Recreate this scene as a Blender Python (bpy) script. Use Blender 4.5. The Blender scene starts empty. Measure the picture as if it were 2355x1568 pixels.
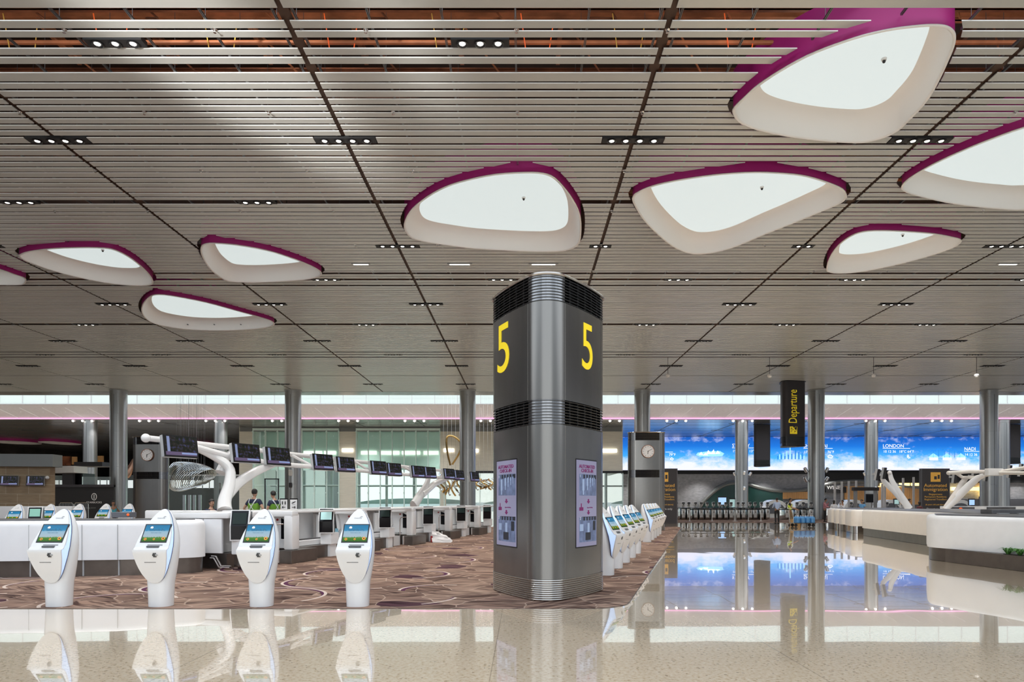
import bpy, bmesh, math, random
from mathutils import Vector, Matrix
random.seed(4)
PI = math.pi
sc = bpy.context.scene
COL = sc.collection
# ------------------------------------------------------------------ camera
FPX, VX, VY, CH = 1570.0, 1202.0, 1150.0, 1.6
cam_d = bpy.data.cameras.new('camera'); cam = bpy.data.objects.new('camera', cam_d); COL.objects.link(cam)
cam.location = (0, 0, CH); cam.rotation_euler = (PI/2, 0, 0)
cam_d.sensor_width = 36; cam_d.lens = 24.0
cam_d.shift_x = -(VX-1177.5)/2355; cam_d.shift_y = (VY-784)/2355
cam_d.clip_end = 2000
sc.camera = cam
# ------------------------------------------------------------------ world, view
sc.view_settings.view_transform = 'Standard'; sc.view_settings.look = 'None'
sc.view_settings.gamma = 1; sc.view_settings.use_curve_mapping = False
sc.view_settings.exposure = 0.12
w = bpy.data.worlds.new('sky'); sc.world = w; w.use_nodes = True
nt = w.node_tree; nt.nodes.clear()
wo = nt.nodes.new('ShaderNodeOutputWorld'); bg = nt.nodes.new('ShaderNodeBackground')
tc = nt.nodes.new('ShaderNodeTexCoord'); sx = nt.nodes.new('ShaderNodeSeparateXYZ'); cr = nt.nodes.new('ShaderNodeValToRGB')
nt.links.new(tc.outputs['Generated'], sx.inputs[0]); nt.links.new(sx.outputs[2], cr.inputs[0])
cr.color_ramp.elements[0].position = 0.0; cr.color_ramp.elements[0].color = (1.0, 1.0, 0.97, 1)
cr.color_ramp.elements[1].position = 0.5; cr.color_ramp.elements[1].color = (0.78, 0.88, 1.0, 1)
nt.links.new(cr.outputs[0], bg.inputs[0]); bg.inputs[1].default_value = 1.65
nt.links.new(bg.outputs[0], wo.inputs[0])
def down_spot(x, y, z, P):  # spot under a ceiling fixture; also serves added lamps without one
    d = bpy.data.lights.new('downlight', 'SPOT'); d.energy = P; d.color = (1, .965, .92); d.spot_size = math.radians(110); d.spot_blend = .8; d.shadow_soft_size = .12
    o = bpy.data.objects.new('down_spot', d); o.location = (x, y, z); COL.objects.link(o)
# added spots behind the viewer stand in for sun reflected on to the slats
def glint(loc, tgt, P, deg):
    d = bpy.data.lights.new('daylight_stand_in', 'SPOT'); d.energy = P; d.color = (1, .98, .93); d.spot_size = math.radians(deg); d.spot_blend = .7; d.shadow_soft_size = .6
    o = bpy.data.objects.new('daylight_stand_in', d); o.location = loc; COL.objects.link(o)
    o.rotation_euler = (Vector(tgt)-Vector(loc)).to_track_quat('-Z', 'Y').to_euler()
glint((-16, -13, 1.0), (-6.6, 13.6, 10.8), 70000, 7.5)
glint((-9, -13, 1.0), (-2.4, 13.6, 10.8), 34000, 3.2)
# ------------------------------------------------------------------ pixel -> place
def WX(px, D): return (px-VX)*D/FPX
def WZ(py, D): return CH+(VY-py)*D/FPX
def DF(py, z=0.0): return FPX*(z-CH)/(VY-py)       # distance of a point of height z seen at row py
CEIL = 10.8
# ------------------------------------------------------------------ tagging
def tag(o, label=None, cat=None, group=None, kind=None):
    if label: o['label'] = label
    if cat: o['category'] = cat
    if group: o['group'] = group
    if kind: o['kind'] = kind
    return o
def thing(name, label, cat, loc=(0, 0, 0), rz=0, group=None):
    o = bpy.data.objects.new(name, None); COL.objects.link(o); o.empty_display_size = .2
    o.location = loc; o.rotation_euler = (0, 0, rz)
    return tag(o, label, cat, group)
KIDS = {}
def link(o, parent=None):
    COL.objects.link(o)
    if parent is not None:
        o.parent = parent; KIDS.setdefault(parent.name, []).append(o)
    return o
def copy_tree(o, parent=None):
    c = o.copy(); link(c, parent)
    for ch in KIDS.get(o.name, []): copy_tree(ch, c)
    return c
ORD = ['first','second','third','fourth','fifth','sixth','seventh','eighth','ninth','tenth','eleventh','twelfth','thirteenth','fourteenth','fifteenth','sixteenth','seventeenth','eighteenth','nineteenth','twentieth','twenty first','twenty second','twenty third','twenty fourth']
# ------------------------------------------------------------------ materials
MATS = {}
def mat(name, col, rough=.5, metal=0, emit=None, es=0, coat=0, spec=.5, bump=0, bscale=50, var=0, vscale=4, alpha=None, stretch=None):
    m = bpy.data.materials.new(name); m.use_nodes = True; MATS[name] = m
    n = m.node_tree.nodes; l = m.node_tree.links; p = n['Principled BSDF']
    p.inputs['Base Color'].default_value = (*col, 1); p.inputs['Roughness'].default_value = rough
    p.inputs['Metallic'].default_value = metal; p.inputs['Coat Weight'].default_value = coat
    p.inputs['Coat Roughness'].default_value = .03; p.inputs['Specular IOR Level'].default_value = spec
    if emit: p.inputs['Emission Color'].default_value = (*emit, 1); p.inputs['Emission Strength'].default_value = es
    if var or bump:
        t = n.new('ShaderNodeTexCoord'); mp = n.new('ShaderNodeMapping'); l.new(t.outputs['Object'], mp.inputs[0])
        if stretch: mp.inputs['Scale'].default_value = stretch
        nz = n.new('ShaderNodeTexNoise'); l.new(mp.outputs[0], nz.inputs['Vector']); nz.inputs['Scale'].default_value = vscale if var else bscale
        nz.inputs['Detail'].default_value = 4
        if var:
            r = n.new('ShaderNodeMapRange'); l.new(nz.outputs[0], r.inputs[0]); r.inputs[1].default_value = .3; r.inputs[2].default_value = .7
            r.inputs[3].default_value = 1-var; r.inputs[4].default_value = 1+var
            mx = n.new('ShaderNodeMix'); mx.data_type = 'RGBA'; mx.blend_type = 'MULTIPLY'; mx.inputs[0].default_value = 1
            mx.inputs[6].default_value = (*col, 1); l.new(r.outputs[0], mx.inputs[7]); l.new(mx.outputs[2], p.inputs['Base Color'])
        if bump:
            b = n.new('ShaderNodeBump'); b.inputs['Strength'].default_value = bump; b.inputs['Distance'].default_value = .01
            l.new(nz.outputs[0], b.inputs['Height']); l.new(b.outputs[0], p.inputs['Normal'])
    return m
M = MATS
mat('white_gloss', (.82, .815, .81), .22, coat=.3, var=.015)
mat('white_satin', (.88, .88, .885), .38, var=.02)
mat('white_warm', (.80, .76, .71), .3, coat=.25, var=.02)
mat('grey_panel', (.42, .43, .44), .4)
mat('grey_top', (.10, .10, .105), .32, var=.15)
mat('plinth_metal', (.17, .15, .135), .30, .75, var=.1)
mat('chrome', (.72, .72, .73), .12, 1)
mat('steel_col', (.46, .475, .48), .30, .85, bump=.05, bscale=3, stretch=(1, 1, .1))
mat('seam_dark', (.05, .05, .05), .5, .3)
mat('pillar_metal', (.25, .247, .24), .27, .85, var=.06, vscale=8, stretch=(1, 1, .05))
mat('pillar_corner', (.30, .31, .33), .22, .95, var=.10, vscale=30, stretch=(1, 1, .01))
mat('ring_metal', (.62, .60, .57), .20, 1)
mat('louvre_dark', (.012, .012, .014), .6)
mat('fin_metal', (.10, .105, .11), .28, .8)
mat('cap_metal', (.52, .48, .44), .2, 1)
mat('black', (.012, .012, .014), .25)
mat('black_matte', (.02, .02, .022), .6)
mat('black_glass', (.006, .006, .008), .10, spec=.25)
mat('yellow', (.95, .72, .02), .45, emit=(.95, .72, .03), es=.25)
mat('amber', (.95, .55, .10), .5)
mat('charcoal', (.045, .042, .048), .5)
mat('slate', (.12, .125, .145), .5)
mat('purple', (.42, .02, .20), .42)
mat('petal_white', (.92, .90, .885), .55)
mat('petal_glow', (.25, .26, .26), .6, emit=(.79, .885, .88), es=.70)
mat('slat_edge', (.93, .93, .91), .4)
mat('slat', (.56, .575, .555), .28, .15, bump=.02, bscale=8, stretch=(.05, 1, 1))
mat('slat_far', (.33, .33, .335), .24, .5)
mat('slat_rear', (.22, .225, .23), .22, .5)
mat('brown_rail', (.06, .027, .014), .6, emit=None)
mat('copper', (.60, .20, .08), .5, var=.4, vscale=1.5)
mat('copper_dark', (.30, .105, .05), .7, var=.5, vscale=1.2)
mat('deck', (.055, .022, .012), .8, var=.5, vscale=.8)
mat('hanger', (.16, .16, .165), .4, .7)
mat('lamp_on', (1, .95, .85), .3, emit=(1, .95, .86), es=6)
mat('lamp_dim', (.2, .2, .18), .3, emit=(1, .95, .86), es=.35)
mat('lamp_soft', (1, .95, .85), .3, emit=(1, .93, .8), es=2.0)
mat('pink_led', (.9, .4, .7), .4, emit=(1.0, .42, .72), es=1.1)
mat('fascia', (.86, .83, .89), .45, var=.03)
mat('fascia_line', (.9, .9, .9), .4, emit=(1, .97, 1), es=.12)
mat('beige_wall', (.70, .67, .58), .6, var=.06, vscale=3, stretch=(.3, .3, 3))
mat('grey_wall', (.40, .405, .43), .7, var=.22, vscale=4, stretch=(.5, .5, 1.2))
mat('dark_wall', (.06, .05, .045), .7, var=.3, vscale=.5)
mat('teal_back', (.74, .90, .87), .6, var=.05)
mat('white_wall', (.75, .75, .74), .6)
mat('fascia_grey', (.22, .23, .23), .4, .2)
mat('wood_shop', (.42, .22, .08), .5, var=.2, vscale=2, stretch=(6, 1, .4), emit=(.9, .5, .2), es=.06)
mat('dark_green_glass', (.02, .07, .06), .08, coat=.3)
mat('gold', (.65, .42, .16), .2, 1)
mat('rose_gold', (.70, .42, .30), .22, 1)
mat('silver', (.6, .62, .62), .15, 1)
mat('ivory', (.85, .84, .80), .4)
mat('paper', (.85, .85, .85), .5)
mat('glow_warm', (1, .8, .4), .4, emit=(1, .72, .25), es=2.2)
mat('blue_strip', (.55, .70, .95), .35, emit=(.50, .68, 1.0), es=.55)
mat('navy_line', (.10, .12, .22), .35)
mat('slot', (.05, .055, .06), .3)
mat('screen_off', (.012, .02, .018), .2, emit=(.02, .03, .028), es=.5, spec=.15)
mat('engrave', (.38, .38, .38), .4)
mat('screen_text', (.02, .08, .14), .5, emit=(.02, .09, .15), es=.3)
mat('petal_orange', (.8, .30, .02), .5, emit=(.8, .30, .02), es=.3)
mat('seed_brown', (.10, .02, .01), .5)
mat('screen_green', (.15, .35, .28), .2, emit=(.22, .45, .36), es=.5)
mat('screen_pale', (.3, .5, .5), .2, emit=(.45, .66, .64), es=.6)
mat('screen_blue', (.3, .5, .8), .2, emit=(.4, .62, .95), es=.9)
mat('signal_orange', (.9, .12, .02), .35, emit=(1, .15, .03), es=.4)
mat('red_dot', (.35, .02, .02), .3)
mat('bag_blue', (.25, .50, .62), .5)
mat('leaf', (.06, .20, .03), .5, var=.4, vscale=12)
mat('leaf_dark', (.025, .07, .02), .6, var=.4, vscale=6)
mat('soil', (.03, .02, .015), .9)
mat('bottle', (.08, .28, .60), .12, coat=.4)
mat('box_tan', (.45, .28, .12), .7)
mat('skin_tan', (.33, .17, .10), .55)
mat('skin_light', (.48, .28, .19), .55)
mat('hair', (.012, .01, .009), .6)
mat('cloth_lblue', (.42, .53, .75), .8)
mat('cloth_black', (.014, .014, .016), .8)
mat('cloth_navy', (.015, .022, .055), .8)
mat('cloth_teal', (.06, .38, .46), .8)
mat('cloth_blue', (.12, .33, .62), .8)
mat('cloth_pink', (.62, .28, .33), .8)
mat('cloth_white', (.62, .64, .70), .8)
mat('cloth_khaki', (.22, .15, .08), .8)
mat('cloth_maroon', (.10, .02, .03), .8)
mat('hivis_green', (.16, .36, .03), .7)
mat('hivis_yellow', (.62, .80, .06), .7, emit=(.6, .8, .05), es=.1)
mat('reflect', (.78, .80, .82), .4)
mat('plastic_wrap', (.75, .73, .72), .45, bump=.6, bscale=9)
mat('led_white', (1, 1, 1), .5, emit=(1, 1, 1), es=1.0)
mat('led_cyan', (.3, .7, 1), .5, emit=(.35, .75, 1.0), es=1.0)
mat('led_deep', (.02, .2, .6), .5, emit=(.02, .25, .75), es=.9)
mat('hills', (.05, .10, .07), .9, var=.4, vscale=.2)
mat('apron', (.55, .55, .52), .9)
mat('magenta_ink', (.16, .015, .10), .5, emit=(.16, .015, .10), es=.3)
mat('photo_grey', (.10, .13, .22), .5, emit=(.12, .15, .25), es=.4, var=.5, vscale=9)
mat('photo_dark', (.03, .035, .05), .5)

def glass(name, col, tr=.75, rough=.02, f=.12):
    m = bpy.data.materials.new(name); m.use_nodes = True; MATS[name] = m
    n = m.node_tree.nodes; l = m.node_tree.links; n.clear()
    o = n.new('ShaderNodeOutputMaterial'); a = n.new('ShaderNodeBsdfTransparent'); g = n.new('ShaderNodeBsdfGlossy')
    d = n.new('ShaderNodeBsdfDiffuse'); d.inputs[0].default_value = (*col, 1)
    a.inputs[0].default_value = (*[c**.35 for c in col], 1); g.inputs['Roughness'].default_value = rough
    m1 = n.new('ShaderNodeMixShader'); m1.inputs[0].default_value = 1-tr; l.new(a.outputs[0], m1.inputs[1]); l.new(d.outputs[0], m1.inputs[2])
    lw = n.new('ShaderNodeFresnel'); lw.inputs[0].default_value = 1.45
    m2 = n.new('ShaderNodeMixShader'); l.new(lw.outputs[0], m2.inputs[0]); l.new(m1.outputs[0], m2.inputs[1]); l.new(g.outputs[0], m2.inputs[2])
    l.new(m2.outputs[0], o.inputs[0]); return m
glass('glass_green', (.66, .90, .85), .82)
glass('glass_clear', (.75, .85, .84), .90)
glass('glass_pale', (.62, .72, .68), .75)

def nodes_mat(name):
    m = bpy.data.materials.new(name); m.use_nodes = True; MATS[name] = m
    return m, m.node_tree.nodes, m.node_tree.links, m.node_tree.nodes['Principled BSDF']
def ramp(n, els):
    r = n.new('ShaderNodeValToRGB'); e = r.color_ramp.elements
    e[0].position, e[0].color = els[0][0], (*els[0][1], 1); e[1].position, e[1].color = els[1][0], (*els[1][1], 1)
    for p, c in els[2:]:
        k = e.new(p); k.color = (*c, 1)
    return r
def math_n(n, l, op, a, b=None, c=None):
    k = n.new('ShaderNodeMath'); k.operation = op
    for i, v in enumerate((a, b, c)):
        if v is None: continue
        if isinstance(v, (int, float)): k.inputs[i].default_value = v
        else: l.new(v, k.inputs[i])
    return k.outputs[0]
def mixc(n, l, fac, a, b, bt='MIX'):
    k = n.new('ShaderNodeMix'); k.data_type = 'RGBA'; k.blend_type = bt
    for i, v in ((0, fac), (6, a), (7, b)):
        if isinstance(v, (int, float)): k.inputs[i].default_value = v
        elif isinstance(v, tuple): k.inputs[i].default_value = (*v, 1)
        else: l.new(v, k.inputs[i])
    return k.outputs[2]
# terrazzo floor
m, n, l, p = nodes_mat('terrazzo')
t = n.new('ShaderNodeTexCoord'); mp = n.new('ShaderNodeMapping'); l.new(t.outputs['Object'], mp.inputs[0])
v1 = n.new('ShaderNodeTexVoronoi'); l.new(mp.outputs[0], v1.inputs[0]); v1.inputs['Scale'].default_value = 22; v1.inputs['Randomness'].default_value = 1
nz = n.new('ShaderNodeTexNoise'); l.new(mp.outputs[0], nz.inputs['Vector']); nz.inputs['Scale'].default_value = 26; nz.inputs['Detail'].default_value = 3; nz.inputs['Roughness'].default_value = .6
r1 = ramp(n, [(.30, (.44, .30, .16)), (.41, (.66, .51, .34)), (.50, (.745, .60, .435)), (.62, (.77, .63, .46)), (.72, (.84, .73, .58))]); l.new(nz.outputs[0], r1.inputs[0])
s1 = n.new('ShaderNodeSeparateXYZ'); l.new(v1.outputs['Color'], s1.inputs[0])
fl = math_n(n, l, 'GREATER_THAN', s1.outputs[0], .90)
sm = math_n(n, l, 'LESS_THAN', v1.outputs['Distance'], .30)
fl = math_n(n, l, 'MULTIPLY', math_n(n, l, 'MULTIPLY', fl, sm), .7)
c = mixc(n, l, fl, r1.outputs[0], (.33, .20, .10))
big = n.new('ShaderNodeTexNoise'); l.new(mp.outputs[0], big.inputs['Vector']); big.inputs['Scale'].default_value = .35
rb = n.new('ShaderNodeMapRange'); l.new(big.outputs[0], rb.inputs[0]); rb.inputs[3].default_value = .93; rb.inputs[4].default_value = 1.06
c = mixc(n, l, 1.0, c, rb.outputs[0], 'MULTIPLY')
sxyz = n.new('ShaderNodeSeparateXYZ'); l.new(t.outputs['Object'], sxyz.inputs[0])
def joint(o, off, per, wd):
    a = math_n(n, l, 'MODULO', math_n(n, l, 'ADD', o, off+1000*per), per)
    return math_n(n, l, 'LESS_THAN', a, wd)
j = math_n(n, l, 'MAXIMUM', joint(sxyz.outputs[1], -8.95, 3.0, .014), joint(sxyz.outputs[0], .3, 3.0, .012))
c = mixc(n, l, math_n(n, l, 'MULTIPLY', j, .45), c, (.22, .15, .09))
l.new(c, p.inputs['Base Color']); p.inputs['Roughness'].default_value = .10; p.inputs['Coat Weight'].default_value = 1.0; p.inputs['Coat Roughness'].default_value = .008; p.inputs['Coat IOR'].default_value = 1.6
wv = n.new('ShaderNodeTexNoise'); l.new(t.outputs['Object'], wv.inputs['Vector']); wv.inputs['Scale'].default_value = .8; wv.inputs['Detail'].default_value = 1
bp = n.new('ShaderNodeBump'); bp.inputs['Strength'].default_value = .12; bp.inputs['Distance'].default_value = .01; l.new(wv.outputs[0], bp.inputs['Height'])
l.new(bp.outputs[0], p.inputs['Coat Normal'])
# carpet
m, n, l, p = nodes_mat('carpet')
t = n.new('ShaderNodeTexCoord'); mp = n.new('ShaderNodeMapping'); l.new(t.outputs['Object'], mp.inputs[0]); mp.inputs['Scale'].default_value = (1, 1, 0)
dn = n.new('ShaderNodeTexNoise'); l.new(mp.outputs[0], dn.inputs['Vector']); dn.inputs['Scale'].default_value = .9; dn.inputs['Detail'].default_value = 1
vm = n.new('ShaderNodeVectorMath'); vm.operation = 'MULTIPLY_ADD'; l.new(dn.outputs['Color'], vm.inputs[0]); vm.inputs[1].default_value = (.7, .7, 0); l.new(mp.outputs[0], vm.inputs[2])
vo = n.new('ShaderNodeTexVoronoi'); l.new(vm.outputs[0], vo.inputs[0]); vo.inputs['Scale'].default_value = 1.55; vo.voronoi_dimensions = '2D'
ve = n.new('ShaderNodeTexVoronoi'); l.new(vm.outputs[0], ve.inputs[0]); ve.inputs['Scale'].default_value = 1.55; ve.voronoi_dimensions = '2D'; ve.feature = 'DISTANCE_TO_EDGE'
sc1 = n.new('ShaderNodeSeparateXYZ'); l.new(vo.outputs['Color'], sc1.inputs[0])
rc = ramp(n, [(0, (.17, .11, .085)), (.2, (.27, .18, .137)), (.45, (.20, .13, .10)), (.6, (.29, .20, .152)), (.90, (.085, .04, .05)), (.96, (.25, .165, .13))]); rc.color_ramp.interpolation = 'CONSTANT'; l.new(sc1.outputs[0], rc.inputs[0])
# stripes running along a direction of each cell
vr = n.new('ShaderNodeVectorRotate'); vr.rotation_type = 'Z_AXIS'; l.new(vm.outputs[0], vr.inputs['Vector'])
l.new(math_n(n, l, 'MULTIPLY', math_n(n, l, 'SUBTRACT', sc1.outputs[1], .5), 1.6), vr.inputs['Angle'])
m3 = n.new('ShaderNodeMapping'); l.new(vr.outputs[0], m3.inputs[0]); m3.inputs['Scale'].default_value = (.8, 8, 1)
sn = n.new('ShaderNodeTexNoise'); l.new(m3.outputs[0], sn.inputs['Vector']); sn.inputs['Scale'].default_value = 1.5; sn.inputs['Detail'].default_value = 3
rs = ramp(n, [(.40, (.30, .25, .27)), (.48, (.70, .68, .68)), (.56, (1.15, 1.12, 1.1))]); l.new(sn.outputs[0], rs.inputs[0])
c = mixc(n, l, 1.0, rc.outputs[0], rs.outputs[0], 'MULTIPLY')
e1 = math_n(n, l, 'LESS_THAN', ve.outputs['Distance'], .018)
c = mixc(n, l, math_n(n, l, 'MULTIPLY', e1, .5), c, (.50, .38, .30))
# large arcs: purple with a pale rim
v2 = n.new('ShaderNodeTexVoronoi'); l.new(mp.outputs[0], v2.inputs[0]); v2.inputs['Scale'].default_value = .42; v2.voronoi_dimensions = '2D'; v2.inputs['Randomness'].default_value = .8
v3 = n.new('ShaderNodeVectorMath'); v3.operation = 'SUBTRACT'; l.new(mp.outputs[0], v3.inputs[0])
sp = n.new('ShaderNodeVectorMath'); sp.operation = 'SCALE'; sp.inputs['Scale'].default_value = 1; l.new(v2.outputs['Position'], sp.inputs[0]); l.new(sp.outputs[0], v3.inputs[1])
s3 = n.new('ShaderNodeSeparateXYZ'); l.new(v3.outputs[0], s3.inputs[0])
d2 = v2.outputs['Distance']
half = n.new('ShaderNodeSeparateXYZ'); l.new(v2.outputs['Color'], half.inputs[0])
ang = math_n(n, l, 'ARCTAN2', s3.outputs[1], s3.outputs[0])
an2 = math_n(n, l, 'COSINE', math_n(n, l, 'SUBTRACT', ang, math_n(n, l, 'MULTIPLY', half.outputs[0], 6.28)))
gate = math_n(n, l, 'GREATER_THAN', an2, -.15)
rad = math_n(n, l, 'ADD', .26, math_n(n, l, 'MULTIPLY', half.outputs[1], .20))
df = math_n(n, l, 'SUBTRACT', d2, rad)
wdt = math_n(n, l, 'MULTIPLY', math_n(n, l, 'MAXIMUM', an2, 0.05), .045)
pale = math_n(n, l, 'MULTIPLY', gate, math_n(n, l, 'LESS_THAN', math_n(n, l, 'ABSOLUTE', df), .011))
pur = math_n(n, l, 'MULTIPLY', gate, math_n(n, l, 'MULTIPLY', math_n(n, l, 'LESS_THAN', df, 0), math_n(n, l, 'GREATER_THAN', df, math_n(n, l, 'MULTIPLY', wdt, -1))))
c = mixc(n, l, math_n(n, l, 'MULTIPLY', pur, .9), c, (.075, .018, .055))
c = mixc(n, l, math_n(n, l, 'MULTIPLY', pale, .85), c, (.60, .50, .43))
l.new(c, p.inputs['Base Color']); p.inputs['Roughness'].default_value = .95; p.inputs['Specular IOR Level'].default_value = .1
# LED sky wall
m, n, l, p = nodes_mat('led_sky')
t = n.new('ShaderNodeTexCoord'); sp = n.new('ShaderNodeSeparateXYZ'); l.new(t.outputs['Object'], sp.inputs[0])
g = math_n(n, l, 'DIVIDE', sp.outputs[2], 5.0)
rg = ramp(n, [(0, (.25, .60, .98)), (.35, (.06, .42, .95)), (.68, (.01, .17, .66)), (1, (.008, .08, .42))]); l.new(g, rg.inputs[0])
mp = n.new('ShaderNodeMapping'); l.new(t.outputs['Object'], mp.inputs[0]); mp.inputs['Scale'].default_value = (.22, .3, .40)
nz = n.new('ShaderNodeTexNoise'); l.new(mp.outputs[0], nz.inputs['Vector']); nz.inputs['Scale'].default_value = 1.6; nz.inputs['Detail'].default_value = 9; nz.inputs['Roughness'].default_value = .68
low = math_n(n, l, 'MULTIPLY', math_n(n, l, 'SUBTRACT', .46, g), .75)
hi = math_n(n, l, 'MULTIPLY', math_n(n, l, 'MAXIMUM', math_n(n, l, 'SUBTRACT', g, .72), 0), .55)
f = math_n(n, l, 'ADD', math_n(n, l, 'MAXIMUM', low, -.10), math_n(n, l, 'ADD', nz.outputs[0], hi))
rr = n.new('ShaderNodeMapRange'); l.new(f, rr.inputs[0]); rr.inputs[1].default_value = .50; rr.inputs[2].default_value = .78
rr.clamp = True
c = mixc(n, l, rr.outputs[0], rg.outputs[0], (.80, .82, 1.0))
p.inputs['Base Color'].default_value = (0, 0, 0, 1); p.inputs['Roughness'].default_value = .5
l.new(c, p.inputs['Emission Color']); p.inputs['Emission Strength'].default_value = 1.1
# kiosk screen picture: sky over grass
m, n, l, p = nodes_mat('screen_meadow')
t = n.new('ShaderNodeTexCoord'); sp = n.new('ShaderNodeSeparateXYZ'); l.new(t.outputs['Generated'], sp.inputs[0])
gz = sp.outputs[2]
mp = n.new('ShaderNodeMapping'); l.new(t.outputs['Generated'], mp.inputs[0]); mp.inputs['Scale'].default_value = (45, 1, 5)
nz = n.new('ShaderNodeTexNoise'); l.new(mp.outputs[0], nz.inputs['Vector']); nz.inputs['Scale'].default_value = 1
h = math_n(n, l, 'ADD', gz, math_n(n, l, 'MULTIPLY', math_n(n, l, 'SUBTRACT', nz.outputs[0], .5), .22))
rk = ramp(n, [(.0, (.03, .14, .01)), (.24, (.10, .30, .02)), (.27, (.50, .62, .70)), (.60, (.36, .60, .78)), (.66, (.03, .30, .58)), (1, (.02, .22, .45))]); l.new(h, rk.inputs[0])
p.inputs['Base Color'].default_value = (.01, .01, .01, 1); l.new(rk.outputs[0], p.inputs['Emission Color']); p.inputs['Emission Strength'].default_value = .75; p.inputs['Roughness'].default_value = .12; p.inputs['Specular IOR Level'].default_value = .15
# monitor picture: dark flight-hall image with blue bands
m, n, l, p = nodes_mat('screen_hall')
t = n.new('ShaderNodeTexCoord'); sp = n.new('ShaderNodeSeparateXYZ'); l.new(t.outputs['Generated'], sp.inputs[0])
mp = n.new('ShaderNodeMapping'); l.new(t.outputs['Generated'], mp.inputs[0]); mp.inputs['Scale'].default_value = (7, 1, 5)
nz = n.new('ShaderNodeTexNoise'); l.new(mp.outputs[0], nz.inputs['Vector']); nz.inputs['Scale'].default_value = 1.3; nz.inputs['Detail'].default_value = 3
rk = ramp(n, [(.40, (.006, .012, .008)), (.55, (.028, .022, .018)), (.68, (.05, .06, .16)), (.78, (.12, .15, .30))]); l.new(nz.outputs[0], rk.inputs[0])
left = math_n(n, l, 'MULTIPLY', math_n(n, l, 'LESS_THAN', sp.outputs[0], .14), math_n(n, l, 'GREATER_THAN', sp.outputs[0], .05))
c = mixc(n, l, left, rk.outputs[0], (.30, .36, .60))
bot = math_n(n, l, 'LESS_THAN', sp.outputs[2], .19)
c = mixc(n, l, bot, c, (.16, .12, .22))
bb = math_n(n, l, 'MULTIPLY', math_n(n, l, 'GREATER_THAN', sp.outputs[2], .07), math_n(n, l, 'MULTIPLY', math_n(n, l, 'LESS_THAN', sp.outputs[2], .16), math_n(n, l, 'GREATER_THAN', sp.outputs[0], .5)))
c = mixc(n, l, bb, c, (.35, .45, .80))
p.inputs['Base Color'].default_value = (.005, .005, .005, 1); l.new(c, p.inputs['Emission Color']); p.inputs['Emission Strength'].default_value = .7; p.inputs['Roughness'].default_value = .15; p.inputs['Specular IOR Level'].default_value = .2
# totem screen ground on the pillar
m, n, l, p = nodes_mat('screen_lilac')
p.inputs['Base Color'].default_value = (.02, .02, .02, 1); p.inputs['Emission Color'].default_value = (.34, .33, .50, 1); p.inputs['Emission Strength'].default_value = .62; p.inputs['Roughness'].default_value = .2
# stone blocks of the shop wall
m, n, l, p = nodes_mat('stone_blocks')
t = n.new('ShaderNodeTexCoord'); mp = n.new('ShaderNodeMapping'); l.new(t.outputs['Object'], mp.inputs[0]); mp.inputs['Rotation'].default_value = (PI/2, 0, 0)
br = n.new('ShaderNodeTexBrick'); l.new(mp.outputs[0], br.inputs['Vector']); br.inputs['Scale'].default_value = 1.0
br.inputs['Brick Width'].default_value = 1.05; br.inputs['Row Height'].default_value = .48; br.inputs['Mortar Size'].default_value = .012
br.inputs['Color1'].default_value = (.33, .235, .14, 1); br.inputs['Color2'].default_value = (.38, .28, .175, 1); br.inputs['Mortar'].default_value = (.5, .42, .3, 1)
m3 = n.new('ShaderNodeMapping'); l.new(t.outputs['Object'], m3.inputs[0]); m3.inputs['Scale'].default_value = (1, 1, 9)
nz = n.new('ShaderNodeTexNoise'); l.new(m3.outputs[0], nz.inputs['Vector']); nz.inputs['Scale'].default_value = 2.2; nz.inputs['Detail'].default_value = 4
rr = n.new('ShaderNodeMapRange'); l.new(nz.outputs[0], rr.inputs[0]); rr.inputs[3].default_value = .6; rr.inputs[4].default_value = 1.35
c = mixc(n, l, 1.0, br.outputs[0], rr.outputs[0], 'MULTIPLY'); l.new(c, p.inputs['Base Color']); p.inputs['Roughness'].default_value = .6

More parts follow.
